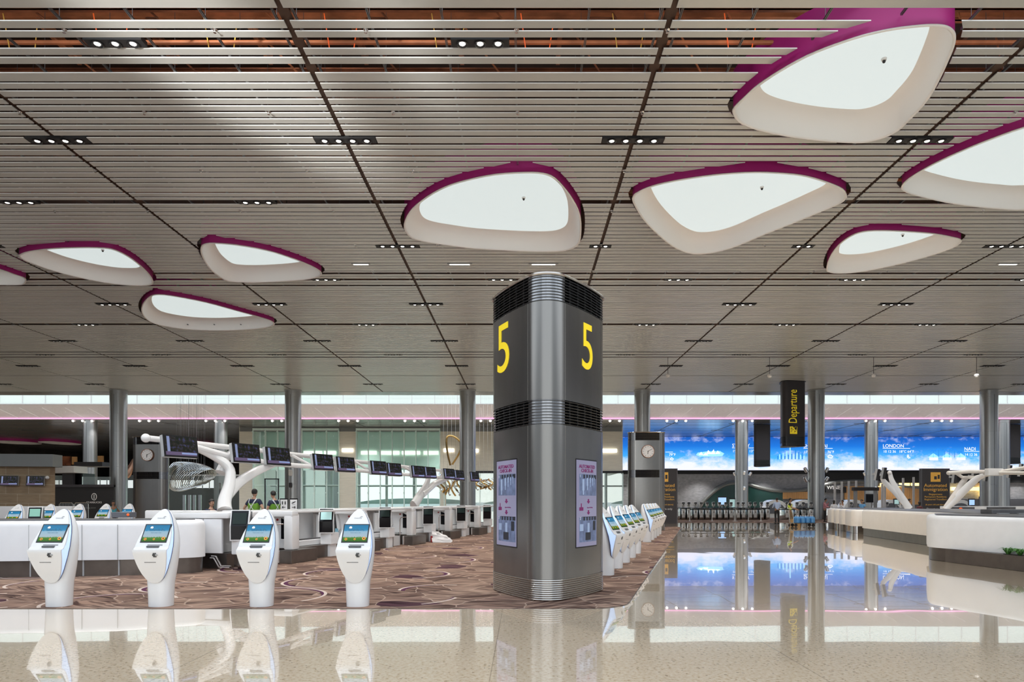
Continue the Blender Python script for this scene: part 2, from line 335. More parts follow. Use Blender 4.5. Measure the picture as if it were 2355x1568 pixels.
# ------------------------------------------------------------------ mesh builder
class MB:
    def __init__(s): s.bm = bmesh.new(); s.mi = 0
    def _faces(s, fs):
        for f in fs: f.material_index = s.mi
    def poly(s, pts):
        vs = [s.bm.verts.new(p) for p in pts]
        try: f = s.bm.faces.new(vs); f.material_index = s.mi; return f
        except ValueError: return None
    def box(s, x0, x1, y0, y1, z0, z1, bev=0, mtx=None):
        ps = [(x0,y0,z0),(x1,y0,z0),(x1,y1,z0),(x0,y1,z0),(x0,y0,z1),(x1,y0,z1),(x1,y1,z1),(x0,y1,z1)]
        vs = [s.bm.verts.new(mtx @ Vector(p) if mtx else p) for p in ps]
        fs = [s.bm.faces.new([vs[i] for i in q]) for q in ((3,2,1,0),(4,5,6,7),(0,1,5,4),(1,2,6,5),(2,3,7,6),(3,0,4,7))]
        s._faces(fs)
        if bev:
            es = list({e for f in fs for e in f.edges})
            r = bmesh.ops.bevel(s.bm, geom=es, offset=bev, segments=2, affect='EDGES', profile=.5)
            s._faces(r['faces'])
        return s
    def prism(s, poly, z0, z1, mtx=None):
        a = [s.bm.verts.new((mtx @ Vector((x, y, z0))) if mtx else (x, y, z0)) for x, y in poly]
        b = [s.bm.verts.new((mtx @ Vector((x, y, z1))) if mtx else (x, y, z1)) for x, y in poly]
        k = len(poly)
        fs = [s.bm.faces.new(a[::-1]), s.bm.faces.new(b)] + [s.bm.faces.new((a[i], a[(i+1)%k], b[(i+1)%k], b[i])) for i in range(k)]
        s._faces(fs); return s
    def loft(s, rings, cap0=True, cap1=True, closed=True):
        rs = [[s.bm.verts.new(p) for p in r] for r in rings]
        fs = []
        k = len(rs[0])
        for a, b in zip(rs, rs[1:]):
            for i in range(k if closed else k-1):
                j = (i+1) % k
                fs.append(s.bm.faces.new((a[i], a[j], b[j], b[i])))
        if cap0: fs.append(s.bm.faces.new(rs[0][::-1]))
        if cap1: fs.append(s.bm.faces.new(rs[-1]))
        s._faces(fs); return s
    def lathe(s, prof, c=(0, 0, 0), n=24, mtx=None, cap=True):
        rings = []
        for r, z in prof:
            ring = [Vector((c[0]+max(r, 1e-4)*math.cos(2*PI*i/n), c[1]+max(r, 1e-4)*math.sin(2*PI*i/n), c[2]+z)) for i in range(n)]
            if mtx: ring = [mtx @ p for p in ring]
            rings.append(ring)
        return s.loft(rings, cap, cap)
    def tube(s, pts, r, n=8, cap=True, flat=1.0):
        pts = [Vector(p) for p in pts]; rings = []
        up = Vector((0, 0, 1)); prev = None
        for i, p in enumerate(pts):
            d = (pts[min(i+1, len(pts)-1)]-pts[max(i-1, 0)]).normalized()
            if prev is None:
                a = d.cross(up)
                if a.length < 1e-3: a = d.cross(Vector((1, 0, 0)))
            else: a = prev - d*prev.dot(d)
            a.normalize(); b = d.cross(a).normalized(); prev = a
            rr = r[i] if isinstance(r, (list, tuple)) else r
            rings.append([p + a*math.cos(2*PI*k/n)*rr*flat + b*math.sin(2*PI*k/n)*rr for k in range(n)])
        return s.loft(rings, cap, cap)
    def sphere(s, c, r, n=12, sc_=(1, 1, 1)):
        prof = [(r*math.sin(PI*i/n)*1, -r*math.cos(PI*i/n)) for i in range(n+1)]
        rings = [[(c[0]+max(q, 1e-4)*math.cos(2*PI*k/n)*sc_[0], c[1]+max(q, 1e-4)*math.sin(2*PI*k/n)*sc_[1], c[2]+z*sc_[2]) for k in range(n)] for q, z in prof]
        return s.loft(rings)
    def build(s, name, mats, parent=None, smooth=False, kind=None, loc=None):
        bmesh.ops.recalc_face_normals(s.bm, faces=s.bm.faces[:])
        me = bpy.data.meshes.new(name); s.bm.to_mesh(me); s.bm.free()
        if not isinstance(mats, (list, tuple)): mats = [mats]
        for m_ in mats: me.materials.append(MATS[m_] if isinstance(m_, str) else m_)
        if smooth:
            me.shade_smooth()
            if smooth != 'all': me.set_sharp_from_angle(angle=math.radians(35 if smooth is True else smooth))
        o = bpy.data.objects.new(name, me)
        if loc: o.location = loc
        link(o, parent)
        if kind: o['kind'] = kind
        return o
def rpoly(pts, r, n=6):
    out = []; k = len(pts)
    for i in range(k):
        p = Vector(pts[i]); a = Vector(pts[i-1]); b = Vector(pts[(i+1) % k])
        u = (a-p).normalized(); v = (b-p).normalized(); rr = r[i] if isinstance(r, (list, tuple)) else r
        if rr <= 0: out.append(tuple(p)); continue
        th = u.angle(v)
        d = min(rr/math.tan(th/2), (a-p).length*.48, (b-p).length*.48); R = d*math.tan(th/2)
        c = p+(u+v).normalized()*(R/math.sin(th/2)); s0 = p+u*d-c; s1 = p+v*d-c
        a0 = math.atan2(s0.y, s0.x); a1 = math.atan2(s1.y, s1.x); da = (a1-a0+PI) % (2*PI)-PI
        for j in range(n+1): out.append((c.x+R*math.cos(a0+da*j/n), c.y+R*math.sin(a0+da*j/n)))
    return out
def offs(poly, d):
    out = []; k = len(poly)
    ar = sum(poly[i][0]*poly[(i+1)%k][1]-poly[(i+1)%k][0]*poly[i][1] for i in range(k))
    sg = 1 if ar > 0 else -1
    for i in range(k):
        a = Vector(poly[i-1]); b = Vector(poly[(i+1) % k]); t_ = (b-a).normalized()
        out.append((poly[i][0]+t_.y*sg*d, poly[i][1]-t_.x*sg*d))
    return out
def spline(pts, sub=4, closed=True):
    out = []; k = len(pts)
    for i in range(k if closed else k-1):
        if closed: p0, p1, p2, p3 = (pts[(i+j-1) % k] for j in range(4))
        else: p0, p1, p2, p3 = pts[max(i-1, 0)], pts[i], pts[i+1], pts[min(i+2, k-1)]
        p0, p1, p2, p3 = map(Vector, (p0, p1, p2, p3))
        for s_ in range(sub):
            u = s_/sub
            out.append(.5*((2*p1)+(-p0+p2)*u+(2*p0-5*p1+4*p2-p3)*u*u+(-p0+3*p1-3*p2+p3)*u**3))
    if not closed: out.append(Vector(pts[-1]))
    return [tuple(v) for v in out]
def lerp1(tab, x):
    if x <= tab[0][0]: return tab[0][1]
    for (a, va), (b, vb) in zip(tab, tab[1:]):
        if x <= b: return va+(vb-va)*(x-a)/(b-a)
    return tab[-1][1]
# writing: built-in font as thin raised letters; fn maps (x, y, depth) of the text to a place
def text(parent, s, size, fn, mt, name='lettering', align='CENTER', sx_=1.0, label=None, seg=0, bold=0):
    c_ = bpy.data.curves.new('t', 'FONT'); c_.body = s; c_.size = size; c_.align_x = align; c_.resolution_u = 6 if seg else 3
    c_.offset = bold
    o = bpy.data.objects.new('t', c_); COL.objects.link(o)
    dg = bpy.context.evaluated_depsgraph_get(); me = bpy.data.meshes.new_from_object(o.evaluated_get(dg))
    bpy.data.objects.remove(o); bpy.data.curves.remove(c_)
    bm = bmesh.new(); bm.from_mesh(me); bpy.data.meshes.remove(me)
    if seg:
        bmesh.ops.triangulate(bm, faces=bm.faces[:])
        bmesh.ops.subdivide_edges(bm, edges=[e for e in bm.edges if e.calc_length() > seg], cuts=2, use_grid_fill=True)
    e = bmesh.ops.extrude_face_region(bm, geom=bm.faces[:])
    top = {v for v in e['geom'] if isinstance(v, bmesh.types.BMVert)}
    for v in bm.verts: v.co = fn(v.co.x*sx_, v.co.y, .004 if v in top else -.001)
    b_ = MB(); b_.bm.free(); b_.bm = bm
    o = b_.build(name, mt, parent)
    if label: o['label'] = label
    return o
def flat_fn(org, right=(1, 0, 0), up=(0, 0, 1)):
    org, right, up = Vector(org), Vector(right).normalized(), Vector(up).normalized(); nn = right.cross(up)
    return lambda x, y, d: org+right*x+up*y+nn*d
# ================================================================== ceiling skylight petals (outlines traced at rim height)
RIM = 10.64
def outline(px): return [(WX(x, DF(y, RIM)), DF(y, RIM)) for x, y in px]
def sc3(pts, s, ox, oy): return [(ox+x/s, oy+y/s) for x, y in pts]
P = []
P.append(('largest white petal skylight with magenta outer band at the top right', sc3([(272,810),(280,770),(360,690),(450,610),(600,510),(800,400),(1000,320),(1200,255),(1400,210),(1600,185),(1720,180),(1800,192),(1846,225),(1860,265),(1850,330),(1810,430),(1750,560),(1680,690),(1600,790),(1520,870),(1450,935),(1350,985),(1250,1012),(1150,1022),(950,1012),(750,990),(550,955),(400,915),(310,870)], 3.119, 1600, 0)))
P.append(('white petal skylight with magenta band hanging above the pillar with number 5', sc3([(383,510),(395,450),(440,380),(540,300),(660,235),(800,190),(1000,150),(1200,137),(1320,143),(1400,175),(1480,260),(1545,360),(1575,450),(1577,550),(1565,610),(1530,645),(1450,668),(1300,672),(1100,665),(850,650),(650,625),(500,600),(420,570)], 2.944, 800, 350)))
P.append(('wide three-cornered petal skylight right of the one above the pillar', [(1456.6,464),(1458,450),(1466,443),(1489.5,431.5),(1530,420),(1600,407.7),(1664,400),(1738,396),(1808,399),(1856.5,405.6),(1904.6,420),(1936.7,434.4),(1946,449),(1943,458.5),(1930,468),(1888.5,486),(1824,513),(1760,538),(1696,565),(1648,579),(1610,583.5),(1581,581),(1547,565.7),(1513,538.5),(1479,503)]))
P.append(('petal skylight cut off by the right edge of the view', [(2074,433),(2079,421),(2100,404),(2145,378),(2209,348),(2273,322),(2355,293),(2450,270),(2540,262),(2600,285),(2610,340),(2560,420),(2480,470),(2355,482),(2305,480),(2241,474.5),(2177,465),(2113,450.5),(2084,441)]))
P.append(('smaller petal skylight at the right, below the wide three-cornered one', [(1902,621.5),(1903,607),(1912.6,584.6),(1930,562),(1956,543),(1984.6,532.7),(2026,530),(2081,532),(2145,537),(2193,546),(2208,551),(2209,557),(2193,568.6),(2145,586),(2081,604),(2017,618),(1969,626),(1927,628),(1908,625.6)]))
P.append(('long petal skylight with its blunt end to the right, at the far left', [(45,590),(47.5,585),(68,578),(119,571.5),(187,569),(238,570),(265,575),(295.5,590),(323,610.6),(343,631),(351.6,646),(348,654),(326,656.5),(282,654.8),(221,646),(153,631),(102,615.7),(61,600)]))
P.append(('petal skylight with its blunt end to the left, second row on the left', [(462.6,580),(463.7,567),(472,561),(492.5,559),(543.5,563),(611.4,575),(662,590),(706.5,607),(730,619),(739,627.6),(735,634),(713,641),(662,646),(594,649),(543.5,648),(516,643),(486,621),(469,597)]))
P.append(('lowest teardrop petal skylight on the left, pointing right', [(325.4,712.5),(331,695.5),(346.5,681),(367,677),(407.6,682),(475.5,695.5),(543.5,714),(611.4,733),(628,741),(630,746.5),(618,751.6),(577.4,757),(509.5,760),(441.6,758),(390.6,751.6),(353,743),(333,729.5)]))
P.append(('petal skylight of which only the tip shows at the left edge', [(0,619),(34,631),(54,638),(60,645),(54,653),(41,655),(0,655),(-60,654),(-110,650),(-170,635),(-190,615),(-170,598),(-120,590),(-60,602)]))
CUTS = []
def petal(label, poly, z=RIM):
    poly = spline(poly, 3); k = len(poly)
    cx = sum(p[0] for p in poly)/k; cy = sum(p[1] for p in poly)/k
    mr = sum(math.hypot(p[0]-cx, p[1]-cy) for p in poly)/k
    t_ = thing('petal_skylight', label, 'skylight', (cx, cy, z), group='petal skylights in the ceiling')
    L = [(p[0]-cx, p[1]-cy) for p in poly]
    ring = lambda ins, zz: [(x*(1-ins/mr), y*(1-ins/mr), zz) for x, y in L]
    b = MB(); b.loft([ring(0, 0), ring(0, .9)], False, False); b.build('drum', 'purple', t_, 'all')
    b = MB(); b.loft([ring(0, .002), ring(-.02, .012), ring(-.02, -.012), ring(.015, -.02), ring(.045, -.004), ring(.05, .03)], False, False); b.build('rim', 'petal_white', t_, 'all')['label'] = 'thin white lip'
    b = MB(); b.loft([ring(.05, .02), ring(.07, .10), ring(.10, .22), ring(.16, .36), ring(.25, .47), ring(.36, .53), ring(.50, .56)], False, False); b.build('inner_wall', 'petal_white', t_, 'all')
    b = MB(); b.loft([ring(.49, .555), ring(.49, .60)], True, True); b.build('light_panel', 'petal_glow', t_)['label'] = 'glowing pale panel'
    d = MB(); d.lathe([(.05, 0), (.06, .03), (.06, .05)], (mr*.25, -mr*.12, .50), 10); dd = d.build('camera_mount', 'white_gloss', t_)
    d = MB(); d.sphere((mr*.25, -mr*.12, .48), .035, 8); d.build('camera_lens', 'black', dd)
    for q_ in (0, k//3, 2*k//3):
        b = MB(); b.tube([(L[q_][0]*.96, L[q_][1]*.96, .85), (L[q_][0]*.96, L[q_][1]*.96, 2.58 if z == RIM else .95)], .02, 5); b.build('hanger_rod', 'hanger', t_)
    CUTS.append(offs(poly, .13))
    return t_
for lb, px in P: petal(lb, outline(px))
def interval(poly, y):
    xs = []
    for i in range(len(poly)):
        (x0, y0), (x1, y1) = poly[i], poly[(i+1) % len(poly)]
        if (y0 <= y < y1) or (y1 <= y < y0): xs.append(x0+(x1-x0)*(y-y0)/(y1-y0))
    return (min(xs), max(xs)) if len(xs) > 1 else None
# ------------------------------------------------------------------ slats
S = 7.35; X0 = 2.82
seams = [X0+S*k for k in range(-9, 9)]
slats = [(10.9,12.76),(13.11,13.31),(13.40,13.575),(13.915,14.11),(14.2,14.4),(14.71,15.0),(15.08,15.27),(15.37,15.58),(15.68,15.86),(15.95,16.13),(16.23,16.40),(16.49,16.68),(16.77,16.94),(17.03,17.23),(17.34,17.60),(17.72,17.88),(17.97,18.22),(18.33,18.52)]
skip = [(20.93,21.24),(27.6,27.85),(28.35,28.62),(29.2,29.4),(35.66,35.95),(42.4,42.58),(43.05,43.3),(43.98,44.12),(50.4,50.62)]
y = 18.62; q = 0
while y < 57.9:
    wd = (.205, .20, .25)[q % 3] if y < 36 else .215
    hit = [s_ for s_ in skip if y < s_[1] and y+wd > s_[0]]
    if hit:
        if hit[0][0]-y > .09: slats.append((y, hit[0][0]))
        y = hit[0][1]; continue
    slats.append((y, y+wd)); y += wd+(.095, .085, .10)[q % 3]; q += 1
FIX = []   # ceiling downlight housings: (x, y, lamps, row)
rows4 = [17.47, 24.72, 32.1, 39.5, 46.85, 54.2]; rows3 = [13.745, 21.085, 28.48, 35.8, 43.17]
for j, yy in enumerate(rows4):
    for xs in seams:
        if abs(WX(0, yy)) > -2 and WX(-30, yy) < xs < WX(2385, yy):
            nn = 4 if (j != 1 or round((xs-X0)/S) in (-1, 2)) else 2
            FIX.append((xs, yy, nn, 2*j+1))
for j, yy in enumerate(rows3):
    for xs in seams:
        xm = xs+S/2
        if WX(-30, yy) < xm < WX(2385, yy): FIX.append((xm, yy, 3, 2*j))
def inpoly(poly, x, y):
    iv = interval(poly, y); return iv and iv[0]-.7 < x < iv[1]+.7
FIX = [f for f in FIX if not any(inpoly(c_, f[0], f[1]) for c_ in CUTS)]
def sub_piece(pcs, a0, a1, b0, b1):
    out = []
    for (l0, l1, r0, r1) in pcs:
        if min(b0, b1) <= min(l0, l1) or max(a0, a1) >= max(r0, r1): out.append((l0, l1, r0, r1)); continue
        if a0 > l0+.02 and a1 > l1+.02: out.append((l0, l1, min(a0, r0), min(a1, r1)))
        elif a0 > l0+.02 or a1 > l1+.02: out.append((l0, l1, max(a0, l0+.002), max(a1, l1+.002)))
        if b0 < r0-.02 and b1 < r1-.02: out.append((max(b0, l0), max(b1, l1), r0, r1))
        elif b0 < r0-.02 or b1 < r1-.02: out.append((min(b0, r0-.002), min(b1, r1-.002), r0, r1))
    return out
for bi in range(len(seams)-1):
    L, R = seams[bi]+.055, seams[bi+1]-.055
    b = MB()
    for (ya, yb) in slats:
        if L > WX(2600, yb) or R < WX(-250, yb): continue
        pcs = [(L, L, R, R)]
        for cpoly in CUTS:
            i0, i1 = interval(cpoly, ya), interval(cpoly, yb)
            if not i0 and not i1: continue
            if not i0: mm = (i1[0]+i1[1])/2; i0 = (max(i1[0], mm-.4*(mm-i1[0])), mm+.4*(i1[1]-mm))
            if not i1: mm = (i0[0]+i0[1])/2; i1 = (mm-.4*(mm-i0[0]), mm+.4*(i0[1]-mm))
            pcs = sub_piece(pcs, i0[0], i1[0], i0[1], i1[1])
        for (fx, fy, nl, _) in FIX:
            if ya-.02 < fy < yb+.02 or (ya < fy+.1 and yb > fy-.1):
                hw = .2*nl
                pcs = sub_piece(pcs, fx-hw, fx-hw, fx+hw, fx+hw)
        for (l0, l1, r0, r1) in pcs:
            if r0-l0 < .02 and r1-l1 < .02: continue
            z0, z1 = CEIL, CEIL+.023
            vs = [b.bm.verts.new(p_) for p_ in ((l0,ya,z0),(r0,ya,z0),(r1,yb,z0),(l1,yb,z0),(l0,ya,z1),(r0,ya,z1),(r1,yb,z1),(l1,yb,z1))]
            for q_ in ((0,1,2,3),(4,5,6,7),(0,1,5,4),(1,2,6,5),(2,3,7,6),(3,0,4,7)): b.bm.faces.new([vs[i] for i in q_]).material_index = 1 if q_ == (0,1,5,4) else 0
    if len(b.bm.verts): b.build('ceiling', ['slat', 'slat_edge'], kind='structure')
def bridge(x0, x1, y0, y1): pass
# things above the slats: carrier rails, brown channels, roof beams, deck
tn = 0
def trim(b, m_, smooth=False):
    global tn; tn += 1
    return b.build('trim_%d' % tn, m_, kind='structure', smooth=smooth)
for xs in seams:
    b = MB(); segs = [(11.0, 57.8)]
    for cp in CUTS:
        ys = [yy/10 for yy in range(110, 580) if (interval(cp, yy/10) or (9e9, -9e9))[0]-.2 < xs < (interval(cp, yy/10) or (9e9, -9e9))[1]+.2]
        if ys:
            ns = []
            for a_, c_ in segs:
                if ys[0] > a_ and ys[-1] < c_: ns += [(a_, ys[0]-.1), (ys[-1]+.1, c_)]
                else: ns.append((a_, c_))
            segs = ns
    for a_, c_ in segs:
        b.box(xs-.11, xs+.11, a_, c_, CEIL+.07, CEIL+.10)
        for o_ in (.19, 1.59, 2.99, 4.39, 5.79, 7.16):
            for e_ in (-.014, .014): pass
    trim(b, 'brown_rail')
    b = MB()
    for o_ in (.19, 1.59, 2.99, 4.39, 5.79, 7.16):
        xr = xs+o_; segs = [(11.0, 36.0)]
        for cp in CUTS:
            ys = [yy/10 for yy in range(110, 360) if (interval(cp, yy/10) or (9e9, -9e9))[0] < xr < (interval(cp, yy/10) or (9e9, -9e9))[1]]
            if ys:
                ns = []
                for a_, c_ in segs:
                    if ys[0] > a_ and ys[-1] < c_: ns += [(a_, ys[0]), (ys[-1], c_)]
                    else: ns.append((a_, c_))
                segs = ns
        for a_, c_ in segs:
            if xr < WX(-300, c_) or xr > WX(2600, c_): continue
            b.box(xr-.02, xr-.006, a_, c_, CEIL+.026, CEIL+.07); b.box(xr+.006, xr+.02, a_, c_, CEIL+.026, CEIL+.07)
            yy = a_+.5
            while yy < min(c_, 24):
                b.box(xr-.004, xr+.004, yy, yy+.008, CEIL+.07, 12.3); yy += 1.6
    if len(b.bm.verts): trim(b, 'hanger')
    else: b.bm.free()
b = MB(); b.box(-80, 80, 10.9, 59.7, 13.2, 13.3); b.build('ceiling', 'deck', kind='structure')
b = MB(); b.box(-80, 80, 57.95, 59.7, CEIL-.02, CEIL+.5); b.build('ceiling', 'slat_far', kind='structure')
b = MB(); b.box(-80, 80, 59.6, 59.7, CEIL+.5, 14.0); b.build('wall_front', 'white_wall', kind='structure')
nb = 0
for i, (yy, zz, hh, mt_) in enumerate([(13.3,12.5,.22,'copper'),(14.3,11.9,.10,'copper_dark'),(15.2,12.3,.25,'copper'),(16.9,12.1,.14,'copper_dark'),(18.6,12.5,.25,'deck'),(21.4,12.3,.2,'copper_dark'),(23.2,12.0,.1,'copper_dark'),(25.6,12.4,.2,'deck'),(28.9,12.2,.2,'deck'),(33,12.3,.2,'copper_dark')]):  # rear beams take darker tones to imitate shade deep in the void
    b = MB(); b.box(-30, 30, yy, yy+.05, zz, zz+hh); b.box(-30, 30, yy-.07, yy+.12, zz, zz+.02); b.box(-30, 30, yy-.07, yy+.12, zz+hh, zz+hh+.02)
    tag(b.build('roof_beam', mt_), 'copper brown cross beam above the slats, %s from the front' % ORD[i], 'beam', 'cross beams in the roof void')
for i in range(-7, 8):
    b = MB(); xx = i*2.45+.9; b.box(xx-.05, xx+.05, 11, 17.5, 12.75, 13.0)
    # zigzag bracing in steps
    for k in range(3):
        y0_ = 11.4+k*2.1; b.tube([(xx, y0_, 12.7), (xx+1.1, y0_+1.1, 11.9), (xx, y0_+2.2, 12.7)], .025, 5)
    tag(b.build('roof_joist', 'copper' if i % 2 else 'copper_dark'), 'brown roof joist with zigzag bracing above the slats, %s from the left' % ORD[i+7], 'joist', 'joists in the roof void')
for i, (yy, zz, rr) in enumerate([(12.95, 11.5, .05), (14.55, 11.35, .045), (21.1, 11.5, .05)]):
    b = MB(); b.tube([(-26, yy, zz), (26, yy, zz)], rr, 8); tag(b.build('pipe', 'copper', smooth=True), 'long copper coloured pipe above the slats, %s from the front' % ORD[i], 'pipe')
for i in range(8):
    b = MB(); x_ = -11+i*2.2+.3*math.sin(i*5); b.tube([(x_, 14.45, 11.9), (x_+.1, 14.5, 11.2), (x_+.35, 14.52, 11.08), (x_+.6, 14.55, 11.15), (x_+.7, 14.5, 11.8)], .012, 5)
    tag(b.build('cable', 'signal_orange' if i % 2 else 'amber', smooth=True), 'thin %s cable hanging in the roof void, %s from the left' % ('orange' if i % 2 else 'yellow', ORD[i]), 'cable')
# downlight fixtures
FIX.sort(key=lambda f: (f[1], f[0]))
proto = {}
def fixture(nl, far=False):
    t_ = thing('ceiling_downlight', 'x', 'downlight')
    hw = .195*nl
    b = MB(); b.box(-hw, hw, -.12, .12, -.01, .09); b.build('housing', 'black_matte', t_)
    for i in range(nl):
        cx = (i-(nl-1)/2)*.36
        b = MB(); b.lathe([(.115, -.012), (.12, -.03), (.10, -.04), (.085, -.03), (.06, .0), (.055, .01)], (cx, 0, 0), 20); lp = b.build('lamp', 'black', t_, True)
        b = MB(); b.lathe([(.058, -.024), (.062, -.018), (.05, -.012)], (cx, 0, 0), 16); b.build('lens', 'lamp_dim' if far else 'lamp_on', lp)
    return t_
from collections import defaultdict
cnt = defaultdict(int); rowid = sorted({f[1] for f in FIX})
NUM = {2: 'two', 3: 'three', 4: 'four'}
for (fx, fy, nl, rr) in FIX:
    fk = (nl, fy > 38)
    if fk not in proto: proto[fk] = o = fixture(nl, fy > 38)
    else: o = copy_tree(proto[fk])
    o.location = (fx, fy, CEIL+.002)
    if abs(fx) < 30 or rr > 6: down_spot(fx, fy, CEIL-.08, (1000 if nl > 2 else 600)*(1.05 if fy < 30 else .62 if fy < 45 else .2))
    o['label'] = 'black %s-lamp ceiling downlight, %s from the left in the %s row from the front' % (NUM[nl], ORD[cnt[fy]], ORD[rowid.index(fy)])
    o['group'] = 'recessed downlights in the slatted ceiling'; cnt[fy] += 1
# sprinklers
b = MB(); b.lathe([(.05, .01), (.05, 0), (.015, -.005), (.012, -.05), (.03, -.055), (.03, -.06)], (0, 0, 0), 10)
sp0 = tag(b.build('sprinkler', 'chrome'), 'x', 'sprinkler', 'sprinklers under the slatted ceiling')
first = True; sr = 0
for yy in (13.355, 16.18, 19.05, 21.7, 24.6, 27.4):
    ci = 0
    for k in range(-9, 10):
        xx = -.12+2.95*k
        if not (WX(0, yy) < xx < WX(2355, yy)) or any(inpoly(c_, xx, yy) for c_ in CUTS): continue
        o = sp0 if first else sp0.copy()
        if not first: COL.objects.link(o)
        first = False; o.location = (xx, yy, CEIL-.001)
        o['label'] = 'small sprinkler head under the slats, %s from the left in its %s row' % (ORD[ci], ORD[sr]); ci += 1
    sr += 1
# linear ceiling lamps
for i, (px, wd) in enumerate([(830, 34), (1057, 46), (1250, 54), (2318, 40)]):
    b = MB(); D = 26.55; x_ = WX(px, D); h_ = wd*D/FPX/2
    t_ = thing('linear_lamp', 'slim white linear lamp between slats, %s from the left' % ORD[i], 'lamp', (x_, D, CEIL), group='slim linear ceiling lamps')
    b.box(-h_*1.25, h_*1.25, -.05, .05, -.035, .0); b.build('housing', 'grey_panel', t_)
    b = MB(); b.box(-h_, h_, -.04, .04, -.05, -.034); b.build('diffuser', 'lamp_soft', t_)
# small cameras hanging from the slats far away
for i, (px, py) in enumerate([(1536,863),(2009,863),(2246,863),(1770,864)]):
    D = 44; x_ = WX(px, D); z_ = WZ(py, D)
    t_ = thing('ceiling_camera', 'small white camera on a thin rod under the far ceiling, %s' % ['leftmost','third from left','rightmost','second from left'][i], 'camera', (x_, D, CEIL))
    b = MB(); b.tube([(0,0,0),(0,0,z_-CEIL+.1)], .015, 6); b.build('rod', 'seam_dark', t_)
    b = MB(); b.lathe([(.04,.1),(.13,.08),(.15,-.02),(.1,-.12),(.02,-.16)], (0,0,z_-CEIL), 12); b.build('camera_body', 'white_gloss', t_, True)
# ================================================================== floor, carpet, shell
b = MB(); b.box(-85, 90, -14, 98, -.1, 0); b.box(-85, -35.5, 98, 140, -.1, 0); b.build('floor', 'terrazzo', kind='structure')
b = MB(); b.box(-400, 400, -300, 500, -.4, -.11); tag(b.build('apron', 'apron'), kind='structure')
edge = lambda D: 1.62+.262*(D-10.73)
cp = rpoly([(-45, 10.05), (1.50, 10.05), (edge(40), 40), (edge(40), 41), (-45, 41)], [0, .75, 0, 0, 0], 10)
b = MB(); b.prism(cp, 0.0, .006); tag(b.build('floor', 'carpet'), kind='structure')
b = MB(); b.prism([(WX(1557, 48.3), 48.3), (45, 48.3), (45, 62), (12, 62)], 0.0, .006); tag(b.build('floor', 'carpet'), kind='structure')
b = MB(); b.prism([(x, y) for x, y in offs(cp, .012)], 0.0, .004); trim(b, 'plinth_metal')
# fascia beyond the skylight gap
FB, FT = 76.0, 73.0
b = MB(); b.poly([(-70, FB, 10.62), (70, FB, 10.62), (70, FT, 11.83), (-70, FT, 11.83)]); b.poly([(-70, FB+.2, 10.62), (70, FB+.2, 10.62), (70, FT+.2, 11.9), (-70, FT+.2, 11.9)])
b.poly([(-70, FT, 11.83), (70, FT, 11.83), (70, FT+.2, 11.9), (-70, FT+.2, 11.9)]); tag(b.build('wall_upper', 'fascia'), kind='structure')
b = MB(); b.box(-70, 70, FB-.06, FB+.02, 10.58, 10.68); trim(b, 'white_gloss')
b = MB(); b.tube([(-70, FB-.28, 10.66), (70, FB-.28, 10.66)], .05, 6)
tag(b.build('light_strip', 'pink_led'), 'pink glowing light strip along the bottom of the far ceiling fascia', 'light strip')
b = MB()
for k in range(-26, 27):
    x_ = k*2.45+.4; a_ = .85*(1 if x_ < -8 else -1 if x_ > 0 else 0)
    b.tube([(x_, FB-.35, 10.74), (x_-a_*.9, FT+.62, 11.56)], .022, 4)
    b.lathe([(.05, 0), (.05, .03)], (x_+1.2, FT+1.45, 11.2), 8)
trim(b, 'fascia_line')
b = MB(); b.box(-70, 70, FT+.05, FT+.08, 11.9, 14.2); tag(b.build('window_1', 'glass_pale'), kind='structure')
b = MB()
for k in range(-26, 27): b.box(k*2.45+.4-.03, k*2.45+.4+.03, FT-.03, FT+.03, 11.88, 14.2)
b.box(-70, 70, FT-.05, FT+.2, 11.85, 11.93); trim(b, 'white_gloss')
# far ceiling (slatted) with dark joints
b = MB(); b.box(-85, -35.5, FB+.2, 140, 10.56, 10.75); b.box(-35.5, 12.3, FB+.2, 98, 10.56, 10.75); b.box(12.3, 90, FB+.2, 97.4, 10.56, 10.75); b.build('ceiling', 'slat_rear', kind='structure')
b = MB()
for yy in (78.2, 81.5, 85.6, 88, 92, 96): b.box(-85, 90, yy, yy+.10, 10.553, 10.56)
for yy in (80, 90):
    for xx in range(-80, 10, 10): down_spot(xx, yy if yy < 85 or xx < -36 else 87, 10.45, 800 if yy < 85 or xx < -36 else 1900)  # those behind the glass are added to brighten the teal wall
for xx in range(-80, -35, 10): down_spot(xx, 110, 10.45, 500)
for xx in range(16, 85, 9): down_spot(xx, 94.8, 5.75, 700)  # added lamps without a fixture, brightening the wall above the gates
for xs in [X0+S*k for k in range(-11, 12)]:
    b.box(xs-.06, xs+.06, FB+.3, 97 if xs > -36 else 130, 10.550, 10.56)
    for yy in (79.9, 87.25, 94.6): b.box(xs-.7, xs+.7, yy, yy+.25, 10.54, 10.56)
trim(b, 'seam_dark')
b = MB(); b.box(-85, -35.5, 140, 140.3, 0, 11); b.box(-35.7, -35.5, 120, 140, 0, 11); b.build('wall_far', 'dark_wall', kind='structure')
b = MB(); b.box(-85.2, -85, -14, 140, 0, 14); b.build('wall_left', 'dark_wall', kind='structure')
b = MB(); b.box(90, 90.2, -14, 140, 0, 14); b.build('wall_right', 'grey_wall', kind='structure')
b = MB(); b.box(-85, -13, -14.3, -14, 0, 15); b.box(13, 90, -14.3, -14, 0, 15); b.build('wall_rear_unseen', 'grey_panel', kind='structure')  # unseen wall added; its opening gives the pillar corner a bright streak
b = MB()
for k in range(-4, 5): b.box(k*3.2-.06, k*3.2+.06, -14.2, -14.05, 0, 11)
